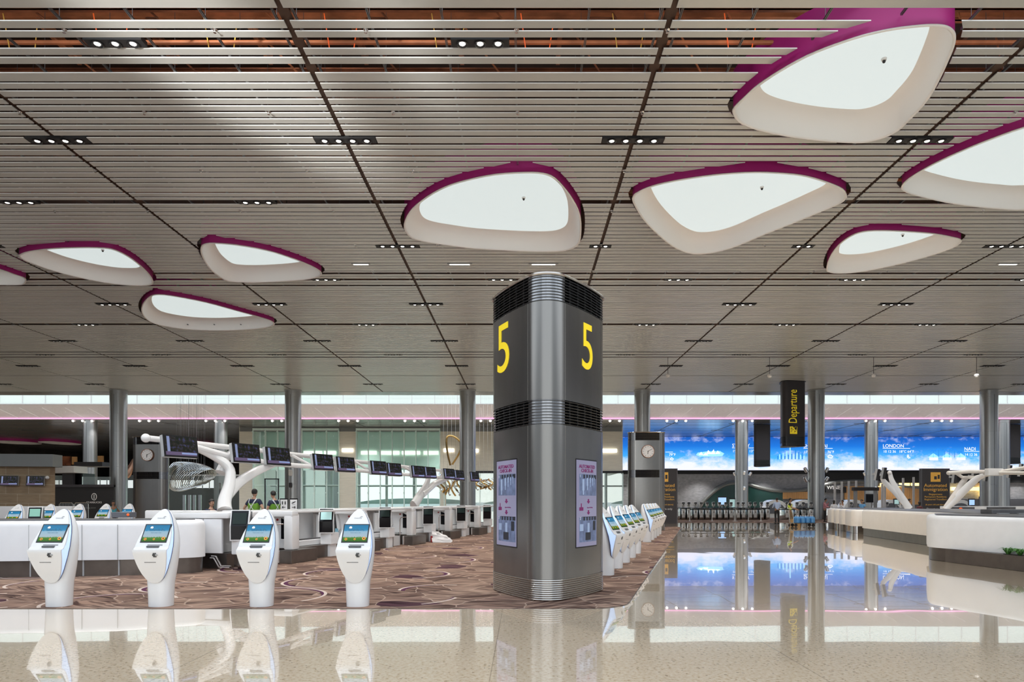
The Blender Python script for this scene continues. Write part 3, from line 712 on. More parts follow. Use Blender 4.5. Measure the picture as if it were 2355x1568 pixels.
b.box(-13, 13, -14.2, -14.05, 10.9, 11.1); b.box(-13, 13, -14.2, -14.05, 5.4, 5.5); b.build('window_frame_rear', 'grey_panel', kind='structure')
# triple spotlights along the fascia
pr = None; si = 0
for k in range(-7, 7):
    xx = X0+S*k-.5+(.4 if k < 0 else 0)
    if not WX(-5, FB) < xx < WX(2360, FB): continue
    if pr is None:
        t_ = pr = thing('triple_spotlight', 'x', 'spotlight', group='triple spotlights under the far fascia')
        b = MB(); b.tube([(-1.3, 0, 0), (1.3, 0, 0)], .03, 6)
        for c_ in (-1.05, 0, 1.05): b.tube([(c_, 0, 0), (c_, .26, .10)], .025, 5)
        b.build('bar', 'grey_panel', t_)
        for c_ in (-1.05, 0, 1.05):
            b = MB(); b.lathe([(.06, .06), (.17, .04), (.20, -.10), (.17, -.16)], (c_, 0, -.02), 12); h_ = b.build('lamp_head', 'white_gloss', t_, True)
            b = MB(); b.sphere((c_, -.10, -.12), .14, 10, (1, .9, .8)); b.build('lens', 'lamp_on', h_)
    else: t_ = copy_tree(pr)
    down_spot(xx+1.7, FB-.5, 10.2, 650)
    t_.location = (xx, FB-.3, 10.50); t_['label'] = 'row of three white spotlights below the pink line, %s set from the left' % ORD[si]; si += 1
# ------------------------------------------------------------------ round columns
def column(x, y, r, ztop, label, spots=()):
    t_ = thing('round_column', label, 'column', (x, y, 0), group='round steel columns')
    b = MB(); z = 0; prof = [(r, 0)]
    k = 0
    while z < ztop-.3:
        z2 = min(z+1.46, ztop-.3); prof += [(r, z2-.012), (r-.012, z2-.008), (r-.012, z2+.008), (r, z2+.012)]; z = z2
    prof += [(r, ztop)]
    b.lathe(prof, (0, 0, 0), 40); b.build('shaft', 'steel_col', t_, 30)
    b = MB(); b.box(-.012, .012, -r-.006, -r+.02, .1, ztop-.4); b.build('joint_line', 'seam_dark', t_)
    b = MB(); b.lathe([(r+.02, ztop-.06), (r+.05, ztop-.04), (r+.05, ztop), (r, ztop)], (0, 0, 0), 40); b.build('collar', 'grey_panel', t_)
    for (a_, zz) in spots:
        b = MB(); mt_ = Matrix.Translation((math.cos(a_)*(r+.2), math.sin(a_)*(r+.2), zz)) @ Matrix.Rotation(a_+PI/2, 4, 'Z') @ Matrix.Rotation(.5, 4, 'X')
        b.lathe([(.09, 0), (.14, .05), (.14, .42), (.1, .46)], (0, 0, -.2), 12, mt_)
        b.tube([(math.cos(a_)*(r-.02), math.sin(a_)*(r-.02), zz-.1), (math.cos(a_)*(r+.2), math.sin(a_)*(r+.2), zz)], .03, 6)
        b.build('spotlight_head', 'chrome', t_, True)
c1 = [-33.8, -19.2, -4.6, 10.0, 24.55, 39.0]
lab1 = ['tall steel column left of the black clock pillar at the left','tall steel column behind the second monitor pair and the vest workers','tall steel column just left of the big number 5 pillar','tall steel column rising behind the right clock pillar','tall steel column right of the Departure sign','tall steel column near the right edge, front row']
for i, x_ in enumerate(c1):
    column(x_, 57.1, .66, CEIL-.02, lab1[i], [(PI, 4.1), (0, 4.1), (PI, 3.3), (0, 3.3)] if i == 4 else ())
for i, (x_, lb) in enumerate([(-48.4, 'farther steel column at the far left above the dark hoarding'), (-33.8, 'farther steel column behind the ribbed sculpture'), (24.5, 'farther steel column left of the hanging dark cylinder, over the gates'), (39.0, 'farther steel column between the city names on the blue screen'), (53.7, 'farther steel column beside the right edge')]):
    column(x_, 76.4, .70, 10.56, lb, [(PI+.3, 4.5), (-PI/2, 4.6), (-.3, 4.5), (-PI/2, 2.9)] if i in (2, 3) else ())
# ------------------------------------------------------------------ beige wall with tall green windows
D = 84.0
def wbox(b, p0, p1, q0, q1, D, th=.5): b.box(WX(p0, D), WX(p1, D), D, D+th, max(0, WZ(q1, D)), WZ(q0, D))
b = MB(); z1 = 10.56
for p0, p1 in ((550, 583), (780, 820), (1012, 1025)): b.box(WX(p0, D), WX(p1, D), D, D+.6, 0, z1)
b.box(WX(583, D), WX(780, D), D, D+.6, WZ(985, D), z1); b.box(WX(820, D), WX(1012, D), D, D+.6, WZ(985, D), z1)
b.box(WX(1025, D), WX(1432, D), D, D+.6, WZ(1085, D), z1)
b.box(WX(1426, D), WX(1432, D), D+.6, 97, WZ(1085, D), z1); b.box(WX(550, D), WX(553, D), D+.6, 120, 0, z1)
b.build('wall_back', 'beige_wall', kind='structure')
b = MB(); b.box(WX(552, D), WX(1430, D), D-.08, D-.02, 10.05, 10.56); trim(b, 'fascia_grey')
b = MB(); b.box(WX(1020, D), WX(1432, D), D-.1, D+.1, WZ(1088, D), WZ(1083, D)); trim(b, 'black')
wn = 2
for (p0, p1, q0, n_) in ((583, 780, 985, 7), (820, 1012, 985, 7), (1022, 1432, 1088, 10)):
    b = MB(); b.box(WX(p0, D), WX(p1, D), D+.1, D+.14, 0, WZ(q0, D)); wi = b.build('window_%d' % wn, 'glass_green' if q0 < 1000 else 'glass_pale', kind='structure'); wn += 1
    b = MB()
    for k in range(n_+1):
        x_ = WX(p0+(p1-p0)*k/n_, D); b.box(x_-.04, x_+.04, D-.25, D+.1, 0, WZ(q0, D))
        if q0 < 1000:
            for zz in (2.5, 5.2, 7.7, 10.0): b.box(x_-.1, x_+.1, D-.3, D-.22, zz-.06, zz+.06)
    if q0 < 1000: b.box(WX(p0, D), WX(p1, D), D-.2, D-.05, WZ(q0+5, D), WZ(q0, D)); b.box(WX(p0, D), WX(p1, D), D+.0, D+.08, 3.4, 3.48)
    b.build('window_frame', 'teal_back', wi)
b = MB(); b.box(-34.5, 12.0, 90, 90.2, 5.6, 10.56); b.build('wall_inner', 'teal_back', kind='structure')
b = MB()
for k in range(-9, 6): b.box(k*3.7, k*3.7+.3, 92, 92.3, 0, 5.6)
b.box(-34, 14, 92, 92.3, 3.4, 3.6); trim(b, 'fascia_grey')
k = 0
for (p0, p1, py, DD) in ((786,812,1035,83.8),(830,866,1041,89.8),(876,918,1041,89.8),(924,966,1041,89.8),(974,1008,1041,89.8),(1020,1044,1035,83.8),(1078,1100,1036,83.8),(1378,1419,1036,83.8),(698,740,1041,89.8),(745,772,1041,89.8)):
    b = MB(); b.box(WX(p0, DD), WX(p1, DD), DD, DD+.1, WZ(py+4, DD), WZ(py-4, DD))  # bright reflections imitated by glowing boxes
    tag(b.build('reflection_strip', 'lamp_soft'), 'pale glowing strip imitating a reflection in the far beige hall, %s from the left' % ORD[[2,3,4,5,6,7,8,9,0,1][k]], 'lamp', 'pale reflection strips in the far hall'); k += 1
# greenery outside, seen low through the glass
for i in range(4):
    b = MB(); xx = -110+i*60; b.sphere((xx, 320, -.4), 14, 20, (2.05, .5, .20+.05*math.sin(i*3)))
    tag(b.build('hill', 'hills', smooth='all'), 'low dark green wooded hill outside the far windows, %s from the left' % ORD[i], 'hill', 'hills outside')
# ------------------------------------------------------------------ LED sky wall
D = 97.0
b = MB(); b.box(WX(1432, D), 90, D, D+.5, 0, 10.56); b.build('wall_end', 'grey_wall', kind='structure')
led = thing('led_screen', 'huge blue sky video screen with city names across the far wall', 'screen', (WX(1432, D), D-.12, WZ(1081, D)))
SW = WX(2600, D)-WX(1432, D)-2
b = MB(); b.box(0, SW, 0, .1, 0, WZ(1003, D)-WZ(1081, D)); b.build('display', 'led_sky', led)
b = MB(); b.box(-.2, SW, -.05, .11, -.55, -.02); b.box(-.2, SW, -.05, .11, WZ(1003, D)-WZ(1081, D), WZ(1003, D)-WZ(1081, D)+.25); b.build('frame', 'black_matte', led)
def lp(px, py): return Vector((WX(px, D)-WX(1432, D), -.01, WZ(py, D)-WZ(1081, D)))
def ltext(s, px, py, h, align='LEFT', mt_='led_white'): return text(led, s, h*D/FPX*1.38, flat_fn(lp(px, py)), mt_, align=align)
def lline(px0, px1, py):
    b = MB(); a_ = lp(px0, py); c_ = lp(px1, py); b.box(a_.x, c_.x, -.03, -.01, a_.z-.03, a_.z+.03); b.build('underline', 'led_white', led)
ltext('SYDNEY', 1683, 1028, 8); lline(1683, 1734, 1030); ltext('19 12', 1684, 1040, 6); ltext('13°C', 1722, 1040, 6)
ltext('SHANGHAI', 1847, 1029, 8); lline(1847, 1914, 1031); ltext('17 12', 1848, 1042, 6); ltext('76°F', 1902, 1042, 6)
ltext('LONDON', 2029, 1029, 8); lline(2029, 2092, 1031); ltext('10 12 36', 2030, 1041, 6); ltext('18°C 64°F', 2066, 1041, 6)
ltext('NADI', 2216, 1036, 8); lline(2216, 2262, 1038); ltext('14 12 36', 2217, 1048, 6)
lline(1530, 1547, 1039.5); ltext('79°F', 1538, 1048, 6)
def lshape(pts, mt_, nm='picture'):
    b = MB(); vs = [lp(x, y) for x, y in pts]
    a_ = [b.bm.verts.new((v.x, -.012, v.z)) for v in vs]; c_ = [b.bm.verts.new((v.x, .0, v.z)) for v in vs]
    b.bm.faces.new(a_); k = len(a_)
    for i in range(k): b.bm.faces.new((a_[i], a_[(i+1) % k], c_[(i+1) % k], c_[i]))
    return b.build(nm, mt_, led)
# sail-roofed hall on a cloud
lshape([(1600,1046),(1604,1041),(1625,1038),(1655,1037),(1665,1043),(1660,1049),(1610,1050)], 'led_cyan')
for pts in ([(1624,1044),(1628,1035),(1637,1044)],[(1633,1044),(1641,1033),(1644,1044)],[(1606,1046),(1612,1039),(1617,1046)],[(1644,1044),(1650,1036),(1656,1043)],[(1616,1047),(1622,1041),(1628,1047)]): lshape(pts, 'led_white')
# towers
for i in range(16):
    x_ = 1787+i*4; h_ = [8,11,9,14,7,18,10,31,12,9,25,13,17,10,14,8][i]; lshape([(x_, 1056), (x_, 1056-h_), (x_+2.6, 1056-h_-1), (x_+2.6, 1056)], 'led_cyan' if i % 2 else 'led_deep')
# huts and palms
for x_ in (2133, 2164, 2196):
    lshape([(x_-1, 1052), (x_+12, 1042), (x_+27, 1052)], 'led_cyan'); lshape([(x_+3, 1058), (x_+3, 1052), (x_+23, 1052), (x_+23, 1058)], 'led_white')
for x_, y_ in ((2145,1036),(2157,1033),(2171,1035),(2182,1031),(2194,1034),(2206,1039)):
    for a_ in range(7):
        an = PI*.05+a_*PI*.15; lshape([(x_, y_), (x_+6*math.cos(an), y_-4*math.sin(an)+1.5), (x_+7*math.cos(an), y_-2.5*math.sin(an)+3.5)], 'led_deep')
    lshape([(x_-.5, y_), (x_+.5, y_), (x_+1, 1052), (x_-.6, 1052)], 'led_deep')
def loutl(pts, nm): 
    b = MB(); b.tube([lp(x, y)+Vector((0, -.02, 0)) for x, y in pts], .05, 5); b.build(nm, 'led_white', led)
loutl([(1904,1052),(1903,1049),(1907,1046),(1911,1047),(1914,1050),(1912,1053),(1904,1052)], 'cloud_symbol')
loutl([(2087,1046),(2085,1050),(2088,1054),(2092,1053),(2088,1050),(2087,1046)], 'moon_symbol')
loutl([(1541,1056),(1544,1052),(1548,1055),(1546,1058),(1541,1056)], 'cloud_symbol')
# wavy wall opening with green glass and shops
sh = thing('shop', 'dark green glazed shop front under the wavy grey bulkhead', 'shop front', (0, D-.3, 0))
gp = [(1600,1176),(1612,1158),(1628,1140),(1645,1127),(1665,1117),(1690,1112),(1715,1115),(1740,1122),(1765,1128),(1797,1131),(1797,1176)]
b = MB(); b.prism([(WX(x, D), WZ(y, D)) for x, y in gp], 0, .2, Matrix.Rotation(PI/2, 4, 'X')); b.build('glazing', 'dark_green_glass', sh)
b = MB(); b.tube([(WX(x, D), -.15, WZ(y, D)) for x, y in spline([(1600,1176),(1612,1158),(1628,1140),(1645,1126),(1665,1115),(1690,1110),(1715,1113),(1745,1121),(1780,1128),(1830,1128),(1870,1121),(1910,1110),(1960,1106),(2010,1109),(2080,1118),(2150,1124)], 4, False)], .28, 8); b.build('wavy_rim', 'fascia_grey', sh, True)
sh2 = thing('shop_interior', 'warm wood and lit shop row behind the automated gates', 'shop', (0, D-.3, 0))
b = MB(); b.box(WX(1797, D), WX(1860, D), -.3, .1, WZ(1147, D), WZ(1131, D)); b.box(WX(1940, D), WX(2120, D), -.3, .1, WZ(1160, D), WZ(1118, D)); b.build('wood_panel', 'wood_shop', sh2)
b = MB(); b.box(WX(1895, D), WX(1942, D), -.32, .1, WZ(1133, D), WZ(1120, D)); b.build('dark_panel', 'black_matte', sh2)
text(sh2, 'WINES', .75, flat_fn((WX(1897, D), -.34, WZ(1125, D))), 'paper', 'shop_sign', 'LEFT')
b = MB(); b.box(WX(2012, D), WX(2118, D), -.36, -.3, WZ(1119.5, D), WZ(1118, D)); b.build('glowing_band', 'glow_warm', sh2)
for (p0, p1) in ((2018, 2030), (2033, 2037), (2062, 2086), (2089, 2107)):
    b = MB(); b.box(WX(p0, D), WX(p1, D), -.4, -.32, WZ(1117, D), WZ(1111, D)); b.build('glowing_sign', 'glow_warm', sh2)
b = MB(); b.box(WX(2184, D), WX(2256, D), -.3, .1, WZ(1128, D), WZ(1120, D)); b.box(WX(2250, D), WX(2256, D), -.3, .1, WZ(1145, D), WZ(1120, D)); b.build('lit_shelf', 'glow_warm', sh2)
b = MB(); b.box(WX(1797, D), WX(2400, D), -.2, .1, 0, WZ(1147, D)); b.build('lower_panel', 'slate', sh2)
b = MB(); b.box(WX(1895, D), WX(2400, D), -.25, .1, WZ(1110, D), WZ(1086, D)); b.build('upper_band', 'black_matte', sh2)
# ================================================================== rounded-triangle pillars
class Outline:
    def __init__(s, c=.72, r=.35, RB=5.5):
        s.arcs = []; ang = [-PI/2, PI/6, 5*PI/6]
        C = [Vector((c*math.cos(a), c*math.sin(a))) for a in ang]
        seg = []
        for i in range(3):
            A, B = C[i], C[(i+1) % 3]; mid = (A+B)/2; nn = mid.normalized(); L = (A-B).length
            O = mid-nn*math.sqrt((RB-r)**2-(L/2)**2)
            a0 = math.atan2((A-O).y, (A-O).x); a1 = math.atan2((B-O).y, (B-O).x); da = (a1-a0+PI) % (2*PI)-PI
            seg.append((O, RB, a0, da))
        for i in range(3):
            O, R, a0, da = seg[i]; pO, pR, pa0, pda = seg[i-1]
            st = pa0+pda; dd = (a0-st+PI) % (2*PI)-PI
            s.arcs.append((C[i], r, st, dd)); s.arcs.append((O, R, a0, da))
        ln = [a[1]*abs(a[3]) for a in s.arcs]; s.len = sum(ln); s.ln = ln; s.h = ln[0]/2
        s.corner = [0, ln[0]+ln[1], ln[0]+ln[1]+ln[2]+ln[3]]; s.face = [s.h+ln[1]/2+k*(ln[0]+ln[1]) for k in range(3)]
    def P(s, t, off=0):
        t = (t+s.h) % s.len
        for (c, r, a0, da), l_ in zip(s.arcs, s.ln):
            if t <= l_+1e-9: a = a0+da*t/l_; return Vector((c.x+(r+off)*math.cos(a), c.y+(r+off)*math.sin(a)))
            t -= l_
        return s.P(0, off)
    def ring(s, off, z, n=96): return [(*s.P(s.len*i/n, off), z) for i in range(n)]
    def strip(s, b, t0, t1, off, th, z0, z1, n=None):
        n = n or max(4, int((t1-t0)/.06)); rows = []
        for k in range(n+1):
            t = t0+(t1-t0)*k/n; p, q = s.P(t, off), s.P(t, off-th)
            rows.append([(*p, z0), (*p, z1), (*q, z1), (*q, z0)])
        b.loft(rows)
OL = Outline()
HC = .36          # half width of a corner panel
def louvres(t_, z0, z1, pitch=.046, corners=True):
    b = MB(); b.loft([OL.ring(-.09, z0), OL.ring(-.09, z1)], False, False); core = b.build('louvre_core', 'louvre_dark', t_)
    b = MB(); z = z0+.008
    while z+.02 < z1:
        b.loft([OL.ring(0, z), OL.ring(.004, z+.008), OL.ring(-.03, z+.020), OL.ring(-.07, z+.020), OL.ring(-.07, z)], False, False); z += pitch
    b.build('louvre_fins', 'fin_metal', t_, 30)
    b = MB()
    for f_ in OL.face:
        for k in range(-2, 3): OL.strip(b, f_+k*.24-.012, f_+k*.24+.012, -.02, .06, z0, z1, 1)
    b.build('louvre_mullions', 'louvre_dark', core)
    if corners:
        for c_ in OL.corner:
            b = MB(); OL.strip(b, c_-HC, c_+HC, -.012, .05, z0, z1); b.build('corner_band', 'pillar_corner', t_, True)
def shell(t_, z0, z1):
    L = OL.len
    for c_ in OL.corner:
        b = MB(); OL.strip(b, c_-HC+.005, c_+HC-.005, 0, .03, z0, z1); b.build('corner_panel', 'pillar_metal', t_, True)
    for i, f_ in enumerate(OL.face):
        a0 = OL.corner[i]+HC+.005; a1 = (OL.corner[i+1] if i < 2 else L)-HC-.005
        b = MB(); OL.strip(b, a0, a1, 0, .03, z0, z1, 24); b.build('face_panel', 'pillar_metal', t_, True)
    b = MB()
    for c_ in OL.corner:
        for e_ in (-HC, HC): OL.strip(b, c_+e_-.005, c_+e_+.005, -.004, .03, z0, z1, 1)
    b.build('panel_joint', 'ring_metal', t_)
def wrapfn(s0, z0, off=.006, flip=1): return lambda x, y, d: Vector((*OL.P(s0+x*flip, off+d), z0+y))
def pillar_base(t_, top=5.19, mid=True):
    b = MB()
    for k in range(10):
        z = .004+k*.0335; b.loft([OL.ring(-.012, z), OL.ring(.004, z+.006), OL.ring(.008, z+.016), OL.ring(.004, z+.026), OL.ring(-.012, z+.032)], False, False)
    b.build('base_ring', 'ring_metal', t_, 'all')
    shell(t_, .338, 2.79); louvres(t_, 2.79, 3.19); shell(t_, 3.19, 4.74); louvres(t_, 4.74, 5.15)
    b = MB(); b.loft([OL.ring(-.3, 5.15), OL.ring(.02, 5.15), OL.ring(.03, 5.165), OL.ring(.02, 5.19), OL.ring(-.3, 5.19)]); b.build('top_plate', 'cap_metal', t_, 30)
PX, PY, PR = .43, 11.82, math.radians(-3)
def world_of(s_, rot=PR, x=PX, y=PY, off=0):
    p = OL.P(s_, off); return (x+p.x*math.cos(rot)-p.y*math.sin(rot), y+p.x*math.sin(rot)+p.y*math.cos(rot))
def find_s(px, lo, hi):
    best = min((abs(VX+FPX*world_of(lo+(hi-lo)*k/400)[0]/world_of(lo+(hi-lo)*k/400)[1]-px), lo+(hi-lo)*k/400) for k in range(401)); return best[1]
pil = thing('information_pillar', 'large grey metal pillar with yellow number 5 on each side and check-in screens', 'pillar', (PX, PY, .006), PR)
pillar_base(pil)
LN = OL.len
for side, (pa, pb, t0, t1, q0, q1) in enumerate([(1142, 1174, -1.5, -.3, 737, 854), (1337, 1364, .3, 1.5, 738, 849)]):
    sa, sb = find_s(pa, t0, t1), find_s(pb, t0, t1); sm_ = (sa+sb)/2; D = world_of(sm_)[1]
    zb, zt = WZ(q1, D)-.006, WZ(q0, D)-.006; h = zt-zb
    text(pil, '5', h*1.37, wrapfn(sm_, zb, .003), 'yellow', 'number_five', 'CENTER', (abs(sb-sa)/(h*.60))*.98, seg=.07, bold=.0)
for side, (pa, pb, t0, t1, q0, q1) in enumerate([(1140, 1188, -1.5, -.3, 1060, 1255), (1325, 1371, .3, 1.5, 1060, 1256)]):
    sa, sb = find_s(pa, t0, t1), find_s(pb, t0, t1); D = world_of((sa+sb)/2)[1]; z0, z1 = WZ(q1, D), WZ(q0, D)
    lo, hi = min(sa, sb), max(sa, sb); W_ = hi-lo
    b = MB(); OL.strip(b, lo-.02, hi+.02, .004, .01, z0-.02, z1+.02); sf = b.build('screen_frame', 'black', pil)
    b = MB(); OL.strip(b, lo, hi, .007, .006, z0, z1); b.build('screen', 'screen_lilac', sf)
    H_ = z1-z0; mid_ = (lo+hi)/2
    kx = W_/.80
    for s_, zz in (('AUTOMATED', .91), ('CHECK-IN', .862)):
        text(pil, s_, H_*.056, wrapfn(mid_+.0, z0+H_*zz, .008), 'magenta_ink', 'screen_writing', 'CENTER', kx*1.28, bold=.0015)
    for (a_, c_, f0, f1, m_) in ((.12, .97, .59, .84, 'photo_grey'), (.24, .97, .79, .835, 'photo_dark'), (.12, .97, .05, .34, 'photo_grey'), (.24, .97, .30, .345, 'photo_dark'), (.12, .30, .415, .455, 'magenta_ink'), (.19, .23, .455, .50, 'magenta_ink')):
        b = MB(); OL.strip(b, lo+W_*a_, lo+W_*c_, .009, .003, z0+H_*f0, z0+H_*f1, 6); b.build('screen_picture', m_, pil)
    for n_, fz in (('1', .80), ('2', .31)): text(pil, n_, H_*.045, wrapfn(lo+W_*.16, z0+H_*fz, .010), 'paper', 'screen_writing', 'CENTER', kx)
    for fz in (.50, .37):
        b = MB(); cx = lo+W_*.55; OL.strip(b, cx-W_*.035, cx+W_*.035, .009, .003, z0+H_*(fz+.025), z0+H_*(fz+.05), 2)
        for k in range(4): OL.strip(b, cx-W_*(.075-.018*k), cx+W_*(.075-.018*k), .009, .003, z0+H_*(fz+.025-.007*(k+1)), z0+H_*(fz+.025-.007*k), 2)
        b.build('arrow', 'magenta_ink', pil)
    text(pil, 'Tag your checked bag', H_*.018, wrapfn(lo+W_*.62, z0+H_*.445, .008), 'magenta_ink', 'screen_writing', 'CENTER', kx)
    for (fx, fs, fz0) in ((.30, 1.0, .60), (.50, .75, .655), (.64, .55, .69), (.76, .42, .71), (.86, .34, .725)):
        b = MB(); OL.strip(b, lo+W_*(fx-.045*fs), lo+W_*(fx+.045*fs), .0105, .002, z0+H_*(fz0+.05), z0+H_*(fz0+.15*fs+.03), 2); OL.strip(b, lo+W_*(fx-.025*fs), lo+W_*(fx+.025*fs), .0105, .002, z0+H_*fz0, z0+H_*(fz0+.05), 2); b.build('screen_picture', 'cloth_lblue', pil)
    b = MB(); OL.strip(b, lo+W_*.78, lo+W_*.92, .0105, .002, z0+H_*.18, z0+H_*.29, 2); OL.strip(b, lo+W_*.40, lo+W_*.66, .0105, .002, z0+H_*.07, z0+H_*.16, 2); b.build('screen_picture', 'photo_dark', pil)
    b = MB(); OL.strip(b, lo+W_*.14, lo+W_*.30, .0105, .002, z0+H_*.18, z0+H_*.26, 2); OL.strip(b, lo+W_*.5, lo+W_*.6, .0105, .002, z0+H_*.16, z0+H_*.27, 2); b.build('screen_picture', 'cloth_lblue', pil)
# clock pillars: flat side turned to the viewer
def clock_pillar(x, y, label, cpx, cpy):
    t_ = thing('clock_pillar', label, 'pillar', (x, y, .006), PI)
    pillar_base(t_)
    f = OL.face[1]; p = OL.P(f, .0); yf = p.y   # local, points to the viewer once turned
    cz = WZ(cpy, y-abs(yf))
    ck = thing('clock', 'round white wall clock with rose gold rim on the %s clock pillar' % ('left' if x < 0 else 'right'), 'clock', (WX(cpx, y-abs(yf)-.04), y-abs(yf)-.03, cz))
    Rx = Matrix.Rotation(PI/2, 4, 'X')
    b = MB(); b.lathe([(.02, -.02), (.30, -.02), (.33, .01), (.345, .05), (.335, .07), (.305, .03), (.02, -.02)], (0, 0, 0), 40, Rx, False); b.build('rim', 'rose_gold', ck, True)
    b = MB(); b.lathe([(.0, .035), (.312, .035), (.312, .05)], (0, 0, 0), 40, Rx); b.build('dial', 'paper', ck)
    b = MB()
    for k in range(12):
        m_ = Matrix.Rotation(k*PI/6, 4, 'Y'); b.box(-.008, .008, -.058, -.05, .23, .28, 0, m_)
    b.build('hour_marks', 'photo_dark', ck)
    for an, ln_, wd, nm in ((2.0+PI/2-.35, .15, .012, 'hour_hand'), (PI*.33, .23, .008, 'minute_hand')):
        b = MB(); b.box(-wd, wd, -.062, -.058, -.04, ln_, 0, Matrix.Rotation(an, 4, 'Y')); b.build(nm, 'black', ck)
    return t_
clock_pillar(WX(1486.5, 36.2), 36.6, 'dark metal clock pillar right of the big number 5 pillar, near the kiosks', 1490, 1038)
clock_pillar(WX(351, 39), 39.2, 'dark metal clock pillar at the left behind the check-in counters', 339, 1046)
# hanging pillars
def hang(x, y, zb, rot, label, sign=None):
    t_ = thing('hanging_sign', label, 'sign', (x, y, 0), rot)
    zt = 10.5 if y > 70 else CEIL-.03
    b = MB(); b.loft([OL.ring(.06, zt), OL.ring(.06, zt+.02)]); b.build('ceiling_plate', 'black', t_)
    b = MB(); b.loft([OL.ring(-.02, zb+.75), OL.ring(-.02, zt)], True, True); b.build('body', 'charcoal', t_, 30)
    b = MB(); b.loft([OL.ring(-.05, zb+.25), OL.ring(-.05, zb+.75)], True, True); b.build('louvre_core', 'black_matte', t_)
    b = MB()
    for k in range(8): b.loft([OL.ring(-.0, zb+.28+k*.06), OL.ring(.0, zb+.30+k*.06), OL.ring(-.05, zb+.30+k*.06), OL.ring(-.05, zb+.28+k*.06)], False, False)
    b.build('louvre_fins', 'fin_metal', t_)
    b = MB(); b.loft([OL.ring(-.03, zb), OL.ring(-.01, zb+.03), OL.ring(-.01, zb+.25)]); b.build('bottom_cap', 'black', t_)
    return t_
D = 52.6; hx = WX(1825, D)
hs = hang(hx, D+.6, WZ(1026, D), PI+.25, 'hanging dark sign column reading Departure in yellow letters')
# writing on the face turned to the viewer, reading upward
fs = OL.face[1]
def upfn(s0, z0, off=.0): return lambda x, y, d: Vector((*OL.P(s0-y, off+d), z0+x))
zD = WZ(974, D)
text(hs, 'Departure', 1.02, upfn(fs-.02+.05, zD, -.012), 'yellow', 'lettering', 'LEFT', .62*(WZ(891, D)-WZ(974, D))/ (1.02*4.55)*1.62)
b = MB(); OL.strip(b, fs-.56, fs+.06, -.008, .01, WZ(998, D), WZ(981, D)+.0); ic = b.build('plane_symbol_plate', 'yellow', hs)
text(hs, '✈', .55, upfn(fs-.05, WZ(997, D), -.004), 'black', 'plane_symbol', 'LEFT')
hang(WX(1750, 81), 81, WZ(1072, 80), PI, 'dark hanging cylinder in front of the blue screen, left of the Departure sign')
hang(WX(2322, 81), 81, WZ(1066, 80), PI, 'dark hanging cylinder beside the right edge, partly behind a steel column')
# ================================================================== kiosks
KY = [(.36, -.175), (.45, -.205), (.6, -.262), (.75, -.308), (.84, -.335), (.868, -.33), (.875, -.27), (.885, -.262), (.93, -.245), (1.24, -.048), (1.40, .065), (1.46, .105)]
KWT = [(.36, .0), (.368, .05), (.39, .094), (.43, .134), (.5, .178), (.58, .210), (.66, .234), (.75, .254), (.84, .266), (.9, .268), (1.0, .258), (1.1, .236), (1.2, .204), (1.3, .158), (1.37, .115), (1.42, .075), (1.45, .036), (1.46, .0)]
KSE = [(.36, -.155), (.5, -.17), (.65, -.175), (.84, -.150), (1.0, -.095), (1.24, .02), (1.46, .135)]
def krows(zs, fy, grow=0, nx=14, xc=.0):
    rows = []
    for z in zs:
        w_ = max(lerp1(KWT, z)*.935, .004)+grow; y = lerp1(fy, z)
        rows.append([(w_*math.cos(PI-PI*i/nx) if False else w_*(-1+2*i/nx), y+xc*(w_*(-1+2*i/nx))**2, z) for i in range(nx+1)])
    return rows
